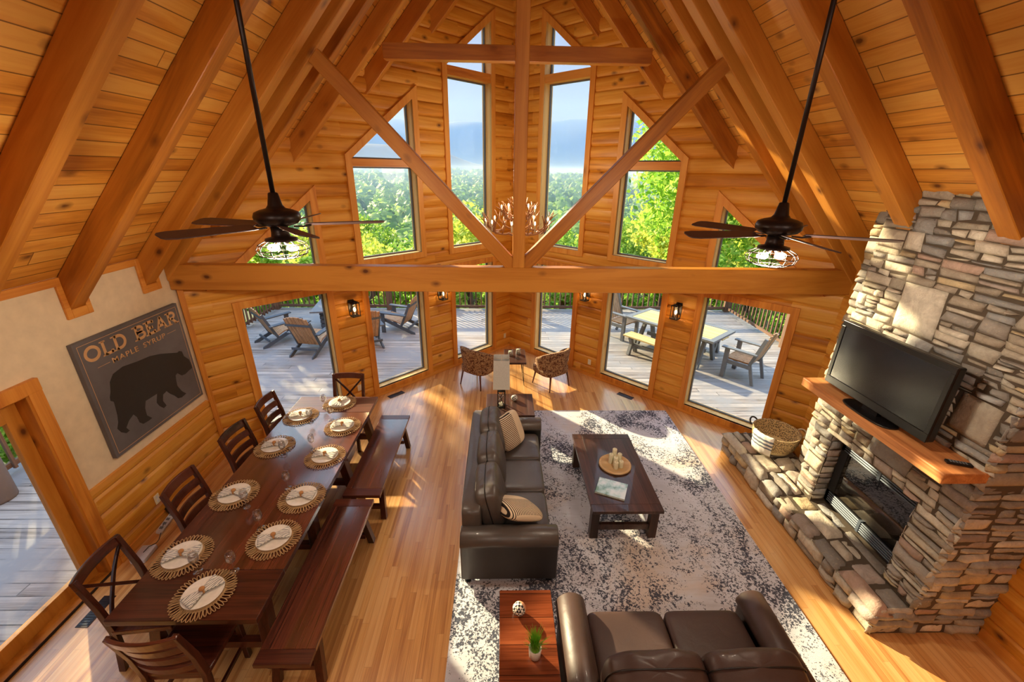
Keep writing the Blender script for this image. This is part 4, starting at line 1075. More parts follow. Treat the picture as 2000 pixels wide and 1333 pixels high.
for i in range(k-1): fs += [(i*m, (i+1)*m, N_+(i+1)*m, N_+i*m), (i*m+nn, N_+i*m+nn, N_+(i+1)*m+nn, (i+1)*m+nn)]
mb.add(vs, fs, True)
tw = thing('throw_blanket', 'white fringed throw with grey stripes draped over the basket rim', 'blanket', (3.69, 4.68, .345))
mb.build('cloth', m_throw, tw)
mb = MB()
for j in range(0, 26):
    a = PI+.42+(j/25-.5)*1.0; mb.tube([(.265*math.cos(a), .265*math.sin(a), .022), (.272*math.cos(a+.01), .272*math.sin(a+.01), -.0)], .0022, 4)
mb.build('fringe', m_rope, tw)

# ---------------------------------------------------------------- bear sign
K = .976
def sg_(y, z): return (y*K, 3.8-(3.8-z)*K)
bs = thing('bear_sign', 'square dark canvas sign reading OLD BEAR MAPLE SYRUP with a walking bear', 'sign', (XL+.003, 4.24, 1.66))
SY0, SY1, SZ0, SZ1 = 3.575, 4.895, 1.045, 2.28
n = NT('charcoal_printed_canvas'); v, o_ = n.xyz(); f = n.noise(v, 2.2, 5, .6); m_canvas = n.done(.6, .4, 0, 0, n.mix(f, L((70, 66, 68)), L((118, 114, 116))))
MB().b(0, .045, SY0-4.24, SY1-4.24, SZ0-1.66, SZ1-1.66).build('canvas', m_canvas, bs, bevel=.003)
m_bear = plain('black_printed_bear', (38, 33, 31), .6); m_let = plain('faded_peach_lettering', (204, 160, 112), .6, bscale=60)
BEAR = [(3.852, 1.655), (3.882, 1.752), (3.943, 1.813), (4.072, 1.836), (4.249, 1.812), (4.42, 1.799), (4.567, 1.763), (4.703, 1.712), (4.807, 1.673), (4.841, 1.68), (4.879, 1.659), (4.889, 1.589), (4.951, 1.516), (4.96, 1.456), (4.961, 1.392), (4.899, 1.385), (4.827, 1.37), (4.768, 1.38), (4.714, 1.439), (4.678, 1.425), (4.664, 1.354), (4.656, 1.296), (4.696, 1.2), (4.75, 1.136), (4.667, 1.127), (4.612, 1.146), (4.574, 1.205), (4.522, 1.259), (4.486, 1.315), (4.424, 1.302), (4.396, 1.234), (4.423, 1.157), (4.376, 1.148), (4.33, 1.206), (4.31, 1.26), (4.353, 1.354), (4.268, 1.355), (4.186, 1.356), (4.15, 1.286), (4.141, 1.198), (4.192, 1.131), (4.139, 1.129), (4.065, 1.135), (4.031, 1.176), (4.024, 1.249), (3.996, 1.3), (3.924, 1.268), (3.869, 1.215), (3.894, 1.164), (3.847, 1.162), (3.801, 1.205), (3.777, 1.265), (3.81, 1.32), (3.829, 1.394), (3.839, 1.474), (3.846, 1.544), (3.818, 1.571), (3.825, 1.609)]
mb = MB(); mb.prism([(.0452, sg_(y, z)[0]-4.24, sg_(y, z)[1]-1.66) for y, z in BEAR], (.0015, 0, 0)); mb.build('bear_silhouette', m_bear, bs)
mb = MB(); e = .035; t_ = .004
for (a, b, c, d) in ((SY0+e, SY1-e, SZ1-e-t_, SZ1-e), (SY0+e, SY1-e, SZ0+e, SZ0+e+t_), (SY0+e, SY0+e+t_, SZ0+e, SZ1-e), (SY1-e-t_, SY1-e, SZ0+e, SZ1-e)):
    mb.b(.0452, .0464, a-4.24, b-4.24, c-1.66, d-1.66)
mb.build('printed_border', m_let, bs)
def text_part(s, y0, y1, zc, h, name, ext=.0, serif=True):
    cu = bpy.data.curves.new('t', 'FONT'); cu.body = s; cu.size = 1; cu.extrude = .0; cu.offset = ext; cu.space_character = 1.12
    to = bpy.data.objects.new('t', cu); COL.objects.link(to); dg = bpy.context.evaluated_depsgraph_get()
    me = bpy.data.meshes.new_from_object(to.evaluated_get(dg)); bpy.data.objects.remove(to)
    xs = [v.co.x for v in me.vertices]; ys = [v.co.y for v in me.vertices]; a, b, c, d = min(xs), max(xs), min(ys), max(ys)
    bm = bmesh.new(); bm.from_mesh(me)
    r = bmesh.ops.extrude_face_region(bm, geom=bm.faces[:]); 
    for v in [g for g in r['geom'] if isinstance(g, bmesh.types.BMVert)]: v.co.z += .01
    for v in bm.verts:
        u = (v.co.x-a)/(b-a); w = (v.co.y-c)/(d-c); up = v.co.z > .005
        v.co = Vector((.0464 if up else .0452, y0+(y1-y0)*u-4.24, zc+(w-.5)*h-1.66))
    bm.to_mesh(me); bm.free(); me.materials.clear(); me.materials.append(m_let)
    o = bpy.data.objects.new(name, me); COL.objects.link(o); o.parent = bs; return o
# OLD BEAR in drawn slab-serif capitals: strokes in a unit box
def arc(cx, cz, rx, rz, a0, a1, n=14): return [(cx+rx*math.cos(math.radians(a0+(a1-a0)*i/n)), cz+rz*math.sin(math.radians(a0+(a1-a0)*i/n))) for i in range(n+1)]
GLY = {'O': (.95, [arc(.47, .5, .38, .42, 0, 360, 28)], []),
       'L': (.74, [[(.2, .04), (.2, .96)], [(.2, .08), (.68, .08)], [(.64, .02), (.64, .24)]], [(.2, .96), (.2, .04)]),
       'D': (.90, [[(.2, .04), (.2, .96)], [(.2, .92), (.42, .92)]+arc(.42, .5, .36, .42, 90, -90)+[(.2, .08)]], [(.14, .96), (.14, .04)]),
       'B': (.82, [[(.2, .04), (.2, .96)], [(.2, .92), (.42, .92)]+arc(.42, .73, .24, .19, 90, -90)+[(.2, .54)], [(.2, .50), (.46, .50)]+arc(.46, .29, .27, .21, 90, -90)+[(.2, .08)]], [(.14, .96), (.14, .04)]),
       'E': (.78, [[(.2, .04), (.2, .96)], [(.2, .92), (.66, .92)], [(.2, .5), (.52, .5)], [(.2, .08), (.68, .08)], [(.64, .98), (.64, .78)], [(.66, .02), (.66, .24)], [(.52, .6), (.52, .4)]], [(.14, .96), (.14, .04)]),
       'A': (.92, [[(.12, .04), (.46, .98)], [(.46, .98), (.80, .04)], [(.26, .34), (.68, .34)]], [(.12, .04), (.80, .04)]),
       'R': (.90, [[(.2, .04), (.2, .96)], [(.2, .92), (.44, .92)]+arc(.44, .70, .25, .22, 90, -90)+[(.2, .48)], [(.42, .48), (.74, .04)]], [(.14, .96), (.2, .04), (.76, .04)])}
cur = 0; H_ = .15; word = 'OLD BEAR'; tot = sum((.5 if c == ' ' else GLY[c][0]) for c in word); sc_ = (4.845-3.645)/tot
for c in word:
    if c == ' ': cur += .5; continue
    w_, strokes, ser_ = GLY[c]; mb = MB()
    P_ = lambda u, v: (.0457, 3.645+(cur+u)*sc_-4.24, 2.06+v*H_-1.66)
    for st in strokes: mb.bar([P_(u, v) for u, v in st], .030, .0014, up=(1, 0, 0))
    for u, v in ser_: mb.bar([P_(u-.17, v), P_(u+.17, v)], .013, .0014, up=(1, 0, 0))
    mb.build('sign_letter', m_let, bs); cur += w_
text_part('MAPLE', 3.895, 4.215, 1.985, .055, 'sign_word', .01); text_part('SYRUP', 4.285, 4.60, 1.985, .055, 'sign_word', .01)
mb = MB(); mb.b(.0452, .0462, 3.73-4.24, 3.865-4.24, 1.983-1.66, 1.987-1.66).b(.0452, .0462, 4.63-4.24, 4.77-4.24, 1.983-1.66, 1.987-1.66); mb.build('printed_rule', m_let, bs)

# ---------------------------------------------------------------- fans
def fan(label, loc, a0):
    t = thing('ceiling_fan', label, 'fan', loc, 0, 'ceiling fans on long rods')
    top = 7.48-1.12*abs(loc[0]-XC)-loc[2]
    MB().tube([(0, 0, .19), (0, 0, top+.02)], .015, 12).build('downrod', m_bronze, t)
    MB().lathe([(0, top-.09), (.03, top-.09), (.075, top-.02), (.08, top+.05), (0, top+.05)], 24).build('canopy', m_bronze, t)
    MB().lathe([(.02, .21), (.03, .205), (.045, .13), (.06, .11), (.10, .10), (.135, .085), (.145, .06), (.142, .035), (.12, .012), (.08, .0), (.05, -.01), (0, -.01)], 36).build('motor_housing', m_bronze, t)
    MB().lathe([(0, -.01), (.055, -.01), (.055, -.045), (.06, -.075), (.10, -.085), (.102, -.10), (0, -.10)], 30).build('light_kit', m_bronze, t)
    for k in range(5):
        a = a0+2*PI*k/5; d = Vector((math.cos(a), math.sin(a), 0)); n_ = Vector((-d.y, d.x, 0))
        MB().bar([d*.09+Vector((0, 0, -.008)), d*.15+Vector((0, 0, -.012)), d*.20+Vector((0, 0, -.004))], .035, .008).build('blade_iron', m_bronze, t)
        prof = [(.16, .045), (.22, .055), (.45, .064), (.62, .068), (.67, .055), (.685, .03)]; vs = []
        R_ = Matrix.Rotation(-.22, 3, d)
        for zz in (0, .007):
            for r, w in prof:
                for s in (-1, 1): vs.append(d*r+(R_ @ (n_*s*w+Vector((0, 0, zz)))))
        m = len(prof)*2; fs = []
        for i in range(len(prof)-1):
            b = 2*i; fs += [(b, b+1, b+3, b+2), (m+b, m+b+2, m+b+3, m+b+1), (b, b+2, m+b+2, m+b), (b+1, m+b+1, m+b+3, b+3)]
        fs += [(0, m, m+1, 1), (m-2, m-1, 2*m-1, 2*m-2)]
        MB().add(vs, fs).build('blade', m_blade, t, bevel=.002)
    mb = MB(); cz = -.165
    for k in range(12):
        a = 2*PI*k/12; mb.tube([(.10*math.cos(a), .10*math.sin(a), -.10), (.148*math.cos(a), .148*math.sin(a), -.125), (.165*math.cos(a), .165*math.sin(a), -.155), (.15*math.cos(a), .15*math.sin(a), -.19), (.09*math.cos(a), .09*math.sin(a), -.215), (.02*math.cos(a), .02*math.sin(a), -.222)], .0026, 5)
    for r, z in ((.148, -.125), (.166, -.155), (.15, -.19), (.09, -.215), (.02, -.222)):
        mb.tube([(r*math.cos(2*PI*j/32), r*math.sin(2*PI*j/32), z) for j in range(32)], .0026, 5, closed=True)
    mb.build('wire_cage', m_bronze, t)
    for s in (-1, 1):
        MB().tube([(s*.02, 0, -.10), (s*.035, 0, -.125)], .014, 10).build('socket', m_bronze, t)
        MB().sell((s*.065, 0, -.150), (.085, .05, .05), 1, 1, 16, 10).build('bulb', m_bulb, t)
    lamp('POINT', 'fan_lamp', (loc[0], loc[1], loc[2]-.16), 62, (1, .84, .64), .09)
    return t
fan('dark ceiling fan with caged lamp above the dining table', (-1.50, 2.95, 3.435), math.radians(-51))
fan('dark ceiling fan with caged lamp near the stone chimney', (1.90, 2.93, 3.415), math.radians(-27))

# ---------------------------------------------------------------- antler chandelier
an = thing('antler_chandelier', 'tiered antler chandelier with small candle bulbs behind the king post', 'chandelier', (.26, 6.9, 2.87)); an.scale = (1.14, 1.14, 1.14)
ra = random.Random(11)
def antler(a, r0, z0, size, tw):
    mb = MB(); d = Vector((math.cos(a), math.sin(a), 0)); n_ = Vector((-d.y, d.x, 0)); P = []
    for k in range(9):
        u = k/8; P.append(d*(r0+size*.55*math.sin(u*1.8))+n_*(size*(u-.3)*tw)+Vector((0, 0, z0+size*(.02+.75*u**1.8)-.05*math.sin(u*3))))
    mb.tube(P, [.013*(1-.75*k/8)+.003 for k in range(9)], 7)
    for j in (2, 4, 5, 6):
        b = P[j]; o = (d*ra.uniform(.1, .9)+n_*ra.uniform(-.9, .9)*.8+Vector((0, 0, ra.uniform(.7, 1.3)))).normalized()*size*ra.uniform(.35, .55)
        c = d*.05*size; mb.tube([b, b+o*.5-c*.5+n_*.01, b+o+c], [.009, .007, .002], 6)
    return mb
for k in range(14): antler(2*PI*k/14+ra.uniform(-.1, .1), .26, .02, .34, (-1)**k*.9).build('antler', m_antler, an)
for k in range(8): antler(2*PI*k/8+.2, .08, .20, .28, (-1)**k*.9).build('antler', m_antler, an)
for k in range(5): antler(2*PI*k/5+.5, .02, .36, .16, .6).build('antler', m_antler, an)
MB().lathe([(0, 0), (.03, .0), (.03, .5), (.012, .52), (0, .52)], 12).build('center_column', m_antler, an)
topz = (7.2-2.87-.03)/1.14
MB().tube([(0, 0, .5), (0, 0, topz)], .006, 6).build('hanging_chain', m_bronze, an)
for k in range(9):
    a = 2*PI*k/9+.3; r, z = .45, .10
    MB().tube([(r*math.cos(a), r*math.sin(a), z-.04), (r*math.cos(a), r*math.sin(a), z+.05)], .010, 8).build('candle_sleeve', m_cream, an)
    MB().sell((r*math.cos(a), r*math.sin(a), z+.075), (.022, .022, .05), 1, 1, 10, 8).build('bulb', m_bulbs, an)
for k in range(5):
    a = 2*PI*k/5+.9; r, z = .24, .28
    MB().tube([(r*math.cos(a), r*math.sin(a), z-.04), (r*math.cos(a), r*math.sin(a), z+.05)], .010, 8).build('candle_sleeve', m_cream, an)
    MB().sell((r*math.cos(a), r*math.sin(a), z+.075), (.022, .022, .05), 1, 1, 10, 8).build('bulb', m_bulbs, an)
lamp('POINT', 'chandelier_lamp', (.26, 6.9, 3.75), 24, (1, .86, .68), .25)

# ---------------------------------------------------------------- wall lanterns, outlets, vents
def lantern(F, s, sg, z, label):
    t = thing('wall_lantern', label, 'wall lamp', group='wall lanterns on the prow walls'); t.matrix_world = F @ Matrix.Translation((sg*s, -.034, z))
    MB().b(-.05, .05, -.012, .0, -.08, .12).build('backplate', m_steel, t, bevel=.004)
    MB().tube([(0, -.01, .09), (0, -.05, .13), (0, -.10, .125)], .008, 7).build('arm', m_steel, t)
    mb = MB(); w = .058
    for a in (-1, 1):
        for b in (-1, 1): mb.b(a*w-.005, a*w+.005, -.10+b*w-.005, -.10+b*w+.005, -.13, .09)
    for zz in (-.13, .085): mb.b(-w-.008, w+.008, -.10-w-.008, -.10+w+.008, zz, zz+.012)
    mb.lathe([(.06, .097), (.03, .115), (.012, .13), (0, .135)], 12, c=(0, -.10, 0)); mb.build('cage', m_steel, t)
    mb = MB(); mb.lathe([(.046, -.12), (.048, -.1), (.048, .08), (.046, .083), (.044, .08), (.044, -.1)], 16, c=(0, -.10, 0)); mb.build('glass_chimney', m_lanternglass, t)
    MB().tube([(0, -.10, -.12), (0, -.10, -.06)], .012, 8).build('socket', m_steel, t)
    MB().sell((0, -.10, -.02), (.042, .042, .075), 1, 1, 12, 8).build('bulb', m_bulb, t)
    p = F @ Vector((sg*s, -.155-.0, z-.02)); lamp('POINT', 'lantern_lamp', p, 2.2, (1, .66, .34), .03)
lantern(FL, 3.70, -1, 1.74, 'black wall lantern between the first and second left prow windows')
lantern(FL, 1.955, -1, 1.66, 'black wall lantern on the left prow wall, half hidden by the beam')
lantern(FR, 3.80, 1, 1.75, 'black wall lantern between the right prow windows nearest the fireplace')
lantern(FR, 2.06, 1, 1.68, 'black wall lantern on the right prow wall, half hidden by the beam')
def outlet(F, x, z, label, yy=-.034):
    t = thing('wall_outlet', label, 'outlet', group='ivory wall outlets'); t.matrix_world = F @ Matrix.Translation((x, yy, z))
    MB().b(-.035, .035, -.006, 0, -.057, .057).build('cover_plate', m_plate_sw, t, bevel=.002)
    for s in (-1, 1): MB().box((0, -.007, s*.022), (.026, .003, .03)).build('socket_face', m_whitepl, t)
outlet(FL, -.20, .29, 'ivory outlet on the left side of the inner prow corner')
outlet(FL, -3.75, .30, 'ivory outlet behind the far cross-back chair')
outlet(FR, 2.23, .30, 'ivory outlet on the right prow wall behind the armchair')
outlet(FW, 3.82, .30, 'ivory outlet under the bear sign with a plugged-in cord')
def vent(x, y, rz, label):
    t = thing('floor_vent', label, 'floor vent', (x, y, .0005), rz, 'brown metal floor vents'); MB().b(-.15, .15, -.055, .055, 0, .004).build('frame', m_bronze, t)
    mb = MB()
    for i in range(11): mb.b(-.13+i*.0245, -.122+i*.0245+.006, -.04, .04, .004, .007)
    mb.build('grille', m_black, t)
vent(-1.90, 6.74, PI/4, 'brown floor vent below the left prow window by the benches'); vent(2.27, 6.70, -PI/4, 'brown floor vent below the right prow wall'); vent(-3.70, 2.72, PI/2, 'brown floor vent before the patio door')
ps = thing('power_adapter', 'black power adapter hanging from the outlet under the bear sign', 'adapter', (-3.83, 3.86, .10))
MB().box((0, 0, .0), (.05, .05, .11), rx=.3).build('housing', m_black, ps, bevel=.006); MB().tube([(-.03, -.03, .20), (.01, -.02, .17), (.02, 0, .1), (0, 0, .05)], .003, 6).build('cord', m_black, ps)
bx = thing('charging_station', 'white plastic charging box with cords on the floor by the wall', 'charger', (-3.74, 3.42, 0), .1)
MB().b(-.07, .07, -.20, .0, .0, .045).build('housing', m_whitepl, bx, bevel=.006); MB().tube([(0, -.1, .045), (.03, -.05, .07), (.05, .02, .04), (.02, .1, .006), (-.03, .3, .06)], .004, 6).build('cord', m_black, bx)
bx2 = thing('power_strip', 'pale power strip leaning by the wall behind the dining chairs', 'power strip', (-3.80, 3.74, 0), .15)
MB().box((0, 0, .03), (.06, .30, .04), ry=.4).build('housing', m_whitepl, bx2, bevel=.006)
for i in range(4): MB().box((.006, -.1+i*.065, .054), (.03, .03, .006), ry=.4).build('socket_face', m_greypoly, bx2)
# ---------------------------------------------------------------- deck railings
ZD = -.085
def railing(label, a, b):
    a, b = Vector(a), Vector(b); d = b-a; Ln = d.length; ang = math.atan2(d.y, d.x)
    t = thing('deck_railing', label, 'railing', (a.x, a.y, ZD), ang, 'baluster railings around the deck')
    MB().b(0, Ln, -.045, .045, .90, .94).build('top_rail', m_railx, t); MB().b(0, Ln, -.02, .02, .82, .90).build('upper_rail', m_railx, t); MB().b(0, Ln, -.02, .02, .08, .15).build('bottom_rail', m_railx, t)
    n = int(Ln/.152); st = Ln/n
    me = MB().b(-.018, .018, .02, .055, .06, .90)
    b0 = None
    for i in range(n):
        if b0 is None: b0 = me.build('baluster', m_railw, t); o = b0
        else: o = b0.copy(); COL.objects.link(o)
        o.location = (st*(i+.5), 0, 0)
    return t
def post(x, y, label, w=.15, h=1.02):
    t = thing('deck_post', label, 'post', (x, y, ZD), 0, 'square posts of the deck railing'); MB().b(-w/2, w/2, -w/2, w/2, 0, h).build('shaft', m_railw, t); MB().b(-w/2-.02, w/2+.02, -w/2-.02, w/2+.02, h, h+.04).build('cap', m_railx, t)
FPX = [-6.6, -3.3, .2, 3.45, 6.8]
FN = ['far left', 'left of centre', 'right of centre', 'far right']
for i in range(4): railing('front deck railing section, '+FN[i], (FPX[i]+.08, 12.0), (FPX[i+1]-.08, 12.0))
for i, x in enumerate(FPX): post(x, 12.0, 'front deck railing post, '+['at the left corner', 'behind the fire pit chairs', 'behind the king post', 'behind the patio dining table', 'at the right corner'][i])
for sx, X in (('left', -6.6), ('right', 6.8)):
    ys = [12.0, 9.2, 6.2, 3.2, .2]
    for i in range(4):
        if sx == 'right' and i > 2: continue
        railing('%s side deck railing section, number %d from the front corner' % (sx, i+1) if False else '%s side deck railing, %s' % (sx, ['next to the front corner', 'second from the front corner', 'third from the front corner', 'seen through the patio door'][i]), (X, ys[i]-.08), (X, ys[i+1]+.08))
        post(X, ys[i+1], '%s side deck railing post, %s' % (sx, ['nearest the front corner', 'second from the corner', 'third from the corner', 'farthest from the corner'][i]))
lgp = MB().lathe([(.17, 0), (.175, .02), (.165, 2.6), (0, 2.62)], 24).build('log_column', m_ferrous); lgp.location = (-6.25, 4.25, ZD); tag(lgp, 'thick grey log column outside the patio door', 'column')

# ---------------------------------------------------------------- deck furniture
def adirondack(label, x, y, rz, fr=m_slate, grp='adirondack chairs around the fire table'):
    t = thing('adirondack_chair', label, 'chair', (x, y, ZD), rz, grp)   # faces +y
    for s in (-1, 1):
        MB().bar([(s*.27, .36, .36), (s*.27, -.52, .0)], .03, .10, up=(0, .35, 1)).build('rear_leg', fr, t)
        MB().b(s*.32-.015, s*.32+.015, .26, .36, 0, .52).build('front_leg', fr, t)
        MB().bar([(s*.33, .42, .54), (s*.33, -.32, .50)], .12, .025).build('armrest', fr, t)
        MB().bar([(s*.27, -.16, .20), (s*.27, -.42, .80)], .03, .05, up=(0, 1, .4)).build('back_support', fr, t)
    MB().bar([(0, .34, .37), (0, .0, .30), (0, -.16, .22)], .52, .022).build('seat', m_patio, t)
    mb = MB(); n = 7; w = .54/n
    for i in range(n):
        x0 = -.27+w*i+.004; x1 = x0+w-.008; hh = .98+.07*(1-((i-3)/3)**2); b = Vector((0, -.16, .22)); tt = Vector((0, -.42-.05, .88)); dr_ = (tt-b)
        k = hh/1.05; e = b+dr_*k*1.12
        mb.hexa([(x0, b.y, b.z), (x1, b.y, b.z), (x1, b.y-.02, b.z-.01), (x0, b.y-.02, b.z-.01)], [(x0, e.y, e.z), (x1, e.y, e.z), (x1, e.y-.02, e.z-.01), (x0, e.y-.02, e.z-.01)])
    mb.build('slatted_back', m_patio, t)
    MB().bar([(-.30, -.43, .74), (.30, -.43, .74)], .03, .05).build('back_rail', fr, t); MB().bar([(-.30, -.36, .16), (.30, -.36, .16)], .03, .05).build('lower_rail', fr, t)
adirondack('slate adirondack chair at the far left, side on beside the fire table', -5.30, 9.55, -.75)
adirondack('slate adirondack chair with its tan back to the window, nearest the house', -4.28, 8.98, -.18)
adirondack('slate adirondack chair partly hidden by the wall, second nearest the house', -3.22, 9.35, .55)
adirondack('slate adirondack chair right of the fire table, facing left', -2.62, 10.35, 1.35)
ft = thing('fire_table', 'square dark slatted fire table between the adirondack chairs', 'fire table', (-4.15, 10.55, ZD), .15)
mb = MB(); mb.b(-.62, .62, -.62, .62, .58, .62); mb.build('table_top', m_greypoly, ft)
mb = MB()
for i in range(5): mb.b(-.45, .45, -.45, .45, .05+i*.105, .13+i*.105)
mb.b(-.42, .42, -.42, .42, 0, .58); mb.build('slatted_base', m_slate, ft)
MB().b(-.28, .28, -.28, .28, .62, .64).build('burner_lid', m_black, ft)
d2 = Vector((.635, -.772, 0)); ang = math.atan2(d2.y, d2.x)
pt = thing('patio_table', 'long patio dining table with pale slatted top and grey frame', 'table', (3.98, 8.84, ZD), ang)
MB().b(-.94, .94, -.40, .40, .715, .74).build('slatted_top', m_patiotop, pt)
mb = MB(); mb.b(-1.05, 1.05, .40, .51, .70, .745).b(-1.05, 1.05, -.51, -.40, .70, .745).b(-1.05, -.94, -.4, .4, .70, .745).b(.94, 1.05, -.4, .4, .70, .745); mb.build('tabletop_frame', m_greypoly, pt)
for s in (-1, 1):
    for q in (-1, 1): MB().bar([(s*.75, q*.38, 0), (s*.72, q*.1, .70)], .09, .07, up=(1, 0, 0)).build('leg', m_greypoly, pt)
MB().bar([(-.72, 0, .3), (.72, 0, .3)], .05, .08).build('stretcher', m_greypoly, pt)
def pbench(label, off):
    nrm = Vector((-d2.y, d2.x, 0)); c = Vector((3.98, 8.84, ZD))+nrm*off
    t = thing('patio_bench', label, 'bench', c, ang, 'benches of the patio table')
    MB().b(-.80, .80, -.16, .16, .42, .45).build('seat', m_patiotop, t)
    for s in (-1, 1):
        MB().bar([(s*.62, .14, 0), (s*.62, .05, .25), (s*.62, .12, .42)], .08, .07, up=(1, 0, 0)).build('leg', m_greypoly, t); MB().bar([(s*.62, -.14, 0), (s*.62, -.05, .25), (s*.62, -.12, .42)], .08, .07, up=(1, 0, 0)).build('leg', m_greypoly, t)
    MB().b(-.6, .6, -.02, .02, .2, .26).build('stretcher', m_greypoly, t)
pbench('patio bench on the house side of the patio table', -.74); pbench('patio bench on the railing side of the patio table', .74)
def parm(label, p, rz):
    t = thing('patio_armchair', label, 'chair', (p.x, p.y, ZD), rz, 'armchairs of the patio table')
    MB().b(-.25, .25, -.22, .26, .40, .43).build('seat', m_patio, t)
    for s in (-1, 1):
        MB().b(s*.29-.03, s*.29+.03, .20, .28, 0, .64).build('front_leg', m_greypoly, t); MB().bar([(s*.27, -.34, 0), (s*.27, -.22, .42), (s*.27, -.40, 1.0)], .06, .035, up=(1, 0, 0)).build('back_post', m_greypoly, t)
        MB().b(s*.30-.05, s*.30+.05, -.32, .34, .64, .665).build('armrest', m_greypoly, t); MB().b(s*.29-.015, s*.29+.015, -.25, .25, .32, .40).build('side_rail', m_greypoly, t)
    mb = MB()
    for i in range(6):
        x0 = -.24+.08*i+.004; h = 1.0+.07*(1-((i-2.5)/2.5)**2); mb.hexa([(x0, -.22, .44), (x0+.072, -.22, .44), (x0+.072, -.24, .44), (x0, -.24, .44)], [(x0, -.42, h), (x0+.072, -.42, h), (x0+.072, -.44, h), (x0, -.44, h)])
    mb.build('slatted_back', m_patio, t)
c = Vector((3.98, 8.84, 0))
parm('grey and tan patio armchair at the near end of the patio table', c+d2*1.50, ang+PI/2)
parm('grey and tan patio armchair at the far end of the patio table', c-d2*1.45, ang-PI/2)

# ---------------------------------------------------------------- trees and hills
rt = random.Random(5)
def leaf_crown(mb, c, rad, nl, size, rnd, squash=.8):
    nc = max(6, int(nl/70))
    for i in range(nc):
        while True:
            p = Vector((rnd.uniform(-1, 1), rnd.uniform(-1, 1), rnd.uniform(-1, 1)))
            if .35 < p.length < 1: break
        cc = Vector(c)+Vector((p.x*rad, p.y*rad, p.z*rad*squash)); cr = rad*rnd.uniform(.16, .30)
        for j in range(nl//nc):
            q = Vector((rnd.gauss(0, 1), rnd.gauss(0, 1), rnd.gauss(0, .7))).normalized()*cr*rnd.uniform(.5, 1.05)+cc
            n_ = Vector((rnd.gauss(0, 1), rnd.gauss(0, 1), rnd.gauss(.6, 1))).normalized(); a = n_.cross(Vector((rnd.gauss(0, 1), rnd.gauss(0, 1), rnd.gauss(0, 1)))).normalized(); b = n_.cross(a); s = size*rnd.uniform(.6, 1.3)
            mb.add([q-a*s, q-b*s*.5+a*s*.1, q+a*s, q+b*s*.5+a*s*.1], [(0, 1, 2, 3)])
def make_tree(name, h, rad, nl, size, mat, seed, label, low=.3):
    rnd = random.Random(seed); t = thing(name, label, 'tree')
    mb = MB(); mb.tube([(0, 0, -2.0), (.1, 0, h*.3), (-.05, .1, h*.6), (0, 0, h*.9)], [.18+h*.008, .15+h*.006, .1, .03], 9)
    for k in range(9):
        a = rnd.uniform(0, 2*PI); z = h*rnd.uniform(low, .8); r = rad*rnd.uniform(.5, .9); mb.tube([(0, 0, z), (r*.5*math.cos(a), r*.5*math.sin(a), z+r*.25), (r*math.cos(a), r*math.sin(a), z+r*.4)], [.06, .04, .012], 6)
    mb.build('trunk', m_bark, t)
    mb = MB(); leaf_crown(mb, (0, 0, h-rad*.8), rad, nl, size, rnd); leaf_crown(mb, (0, 0, h*low+rad*.5), rad*.9, nl//2, size, rnd)
    if rad < 1: leaf_crown(mb, (0, 0, h*.55), rad, nl//2, size, rnd, 1.3)
    o = mb.build('foliage', mat, t); return t
def gz(x, y):   # ground height
    r = y-12
    if r < 0 and abs(x) < 9: return -2.2
    d = max(r, abs(x)-8, 0)
    z = -2.2-min(d, 40)*.16
    if d > 40: z = -8.6+(d-40)*.012
    return z+mnoise.noise(Vector((x*.03, y*.03, 0)))*1.5*min(1, d/20)
mb = MB(); nx, ny = 50, 56; vs = []
for j in range(ny+1):
    y = -20+300*(j/ny)**1.6
    for i in range(nx+1):
        x = -160+320*i/nx; vs.append((x, y, gz(x, y)))
mb.add(vs, [(j*(nx+1)+i, j*(nx+1)+i+1, (j+1)*(nx+1)+i+1, (j+1)*(nx+1)+i) for j in range(ny) for i in range(nx)], True)
tag(mb.build('hillside_ground', m_terr), kind='structure', label='wooded hillside falling away below the deck', cat='ground')
TA = make_tree('leafy_tree', 10.0, 3.9, 12000, .14, m_leaf, 1, 'large bright green tree close behind the right corner of the deck')
TA.location = (9.3, 18.3, gz(9, 16)+.6)
TB = make_tree('leafy_tree', 6.5, 2.6, 4200, .15, m_leaf2, 2, 'x'); TC = make_tree('leafy_tree', 7.5, 3.0, 4200, .16, m_leafy, 3, 'x'); TD = make_tree('leafy_bush', 3.2, .66, 1700, .10, m_leaf, 4, 'x', .15)
protos = [TB, TC]
GA = 'green deciduous tree standing on the slope below the deck'
specs = []
for x, y, k, tz in ((-1.2, 21.5, 1, 1.9), (-7.5, 20.5, 1, .5), (-13.5, 21, 0, 1.0), (4.5, 23.5, 0, .2), (-4.5, 27, 0, .0), (1.5, 29, 1, -.6), (16, 20, 0, 4.8), (14.5, 13, 1, 4.4), (11, 25, 1, 2.6), (-16.8, 14.0, 1, 7.6), (-13, 7.5, 0, 5.5), (-21, 20, 0, 8.0), (-10.5, 27, 1, .4), (8, 30.5, 0, .6), (-17, 31.5, 0, .4), (18, 30, 1, 2.5), (-10.2, 15.6, 0, 5.4), (-4, 34, 1, -.3), (4.5, 36, 0, -.6), (13, 5.5, 0, 3.2), (-12, 1, 1, 2.4), (-11, 34, 0, .2), (13, 36, 0, .4)):
    specs.append((x, y, k, tz))
first = {0: True, 1: True}
for x, y, k, tz in specs:
    pr = protos[k]; hh = (6.5, 7.5)[k]
    o = pr if first[k] else copy_tree(pr); first[k] = False
    o.location = (x, y, tz-hh); o.rotation_euler = (0, 0, rt.uniform(0, 6.28)); tag(o, {-1.2: 'yellow-green treetop seen in the tall window left of the king post', -7.5: 'yellow-green treetop low in the pointed window above the left fan'}.get(x, GA), 'tree', 'trees on the slope below the deck')
fb = True
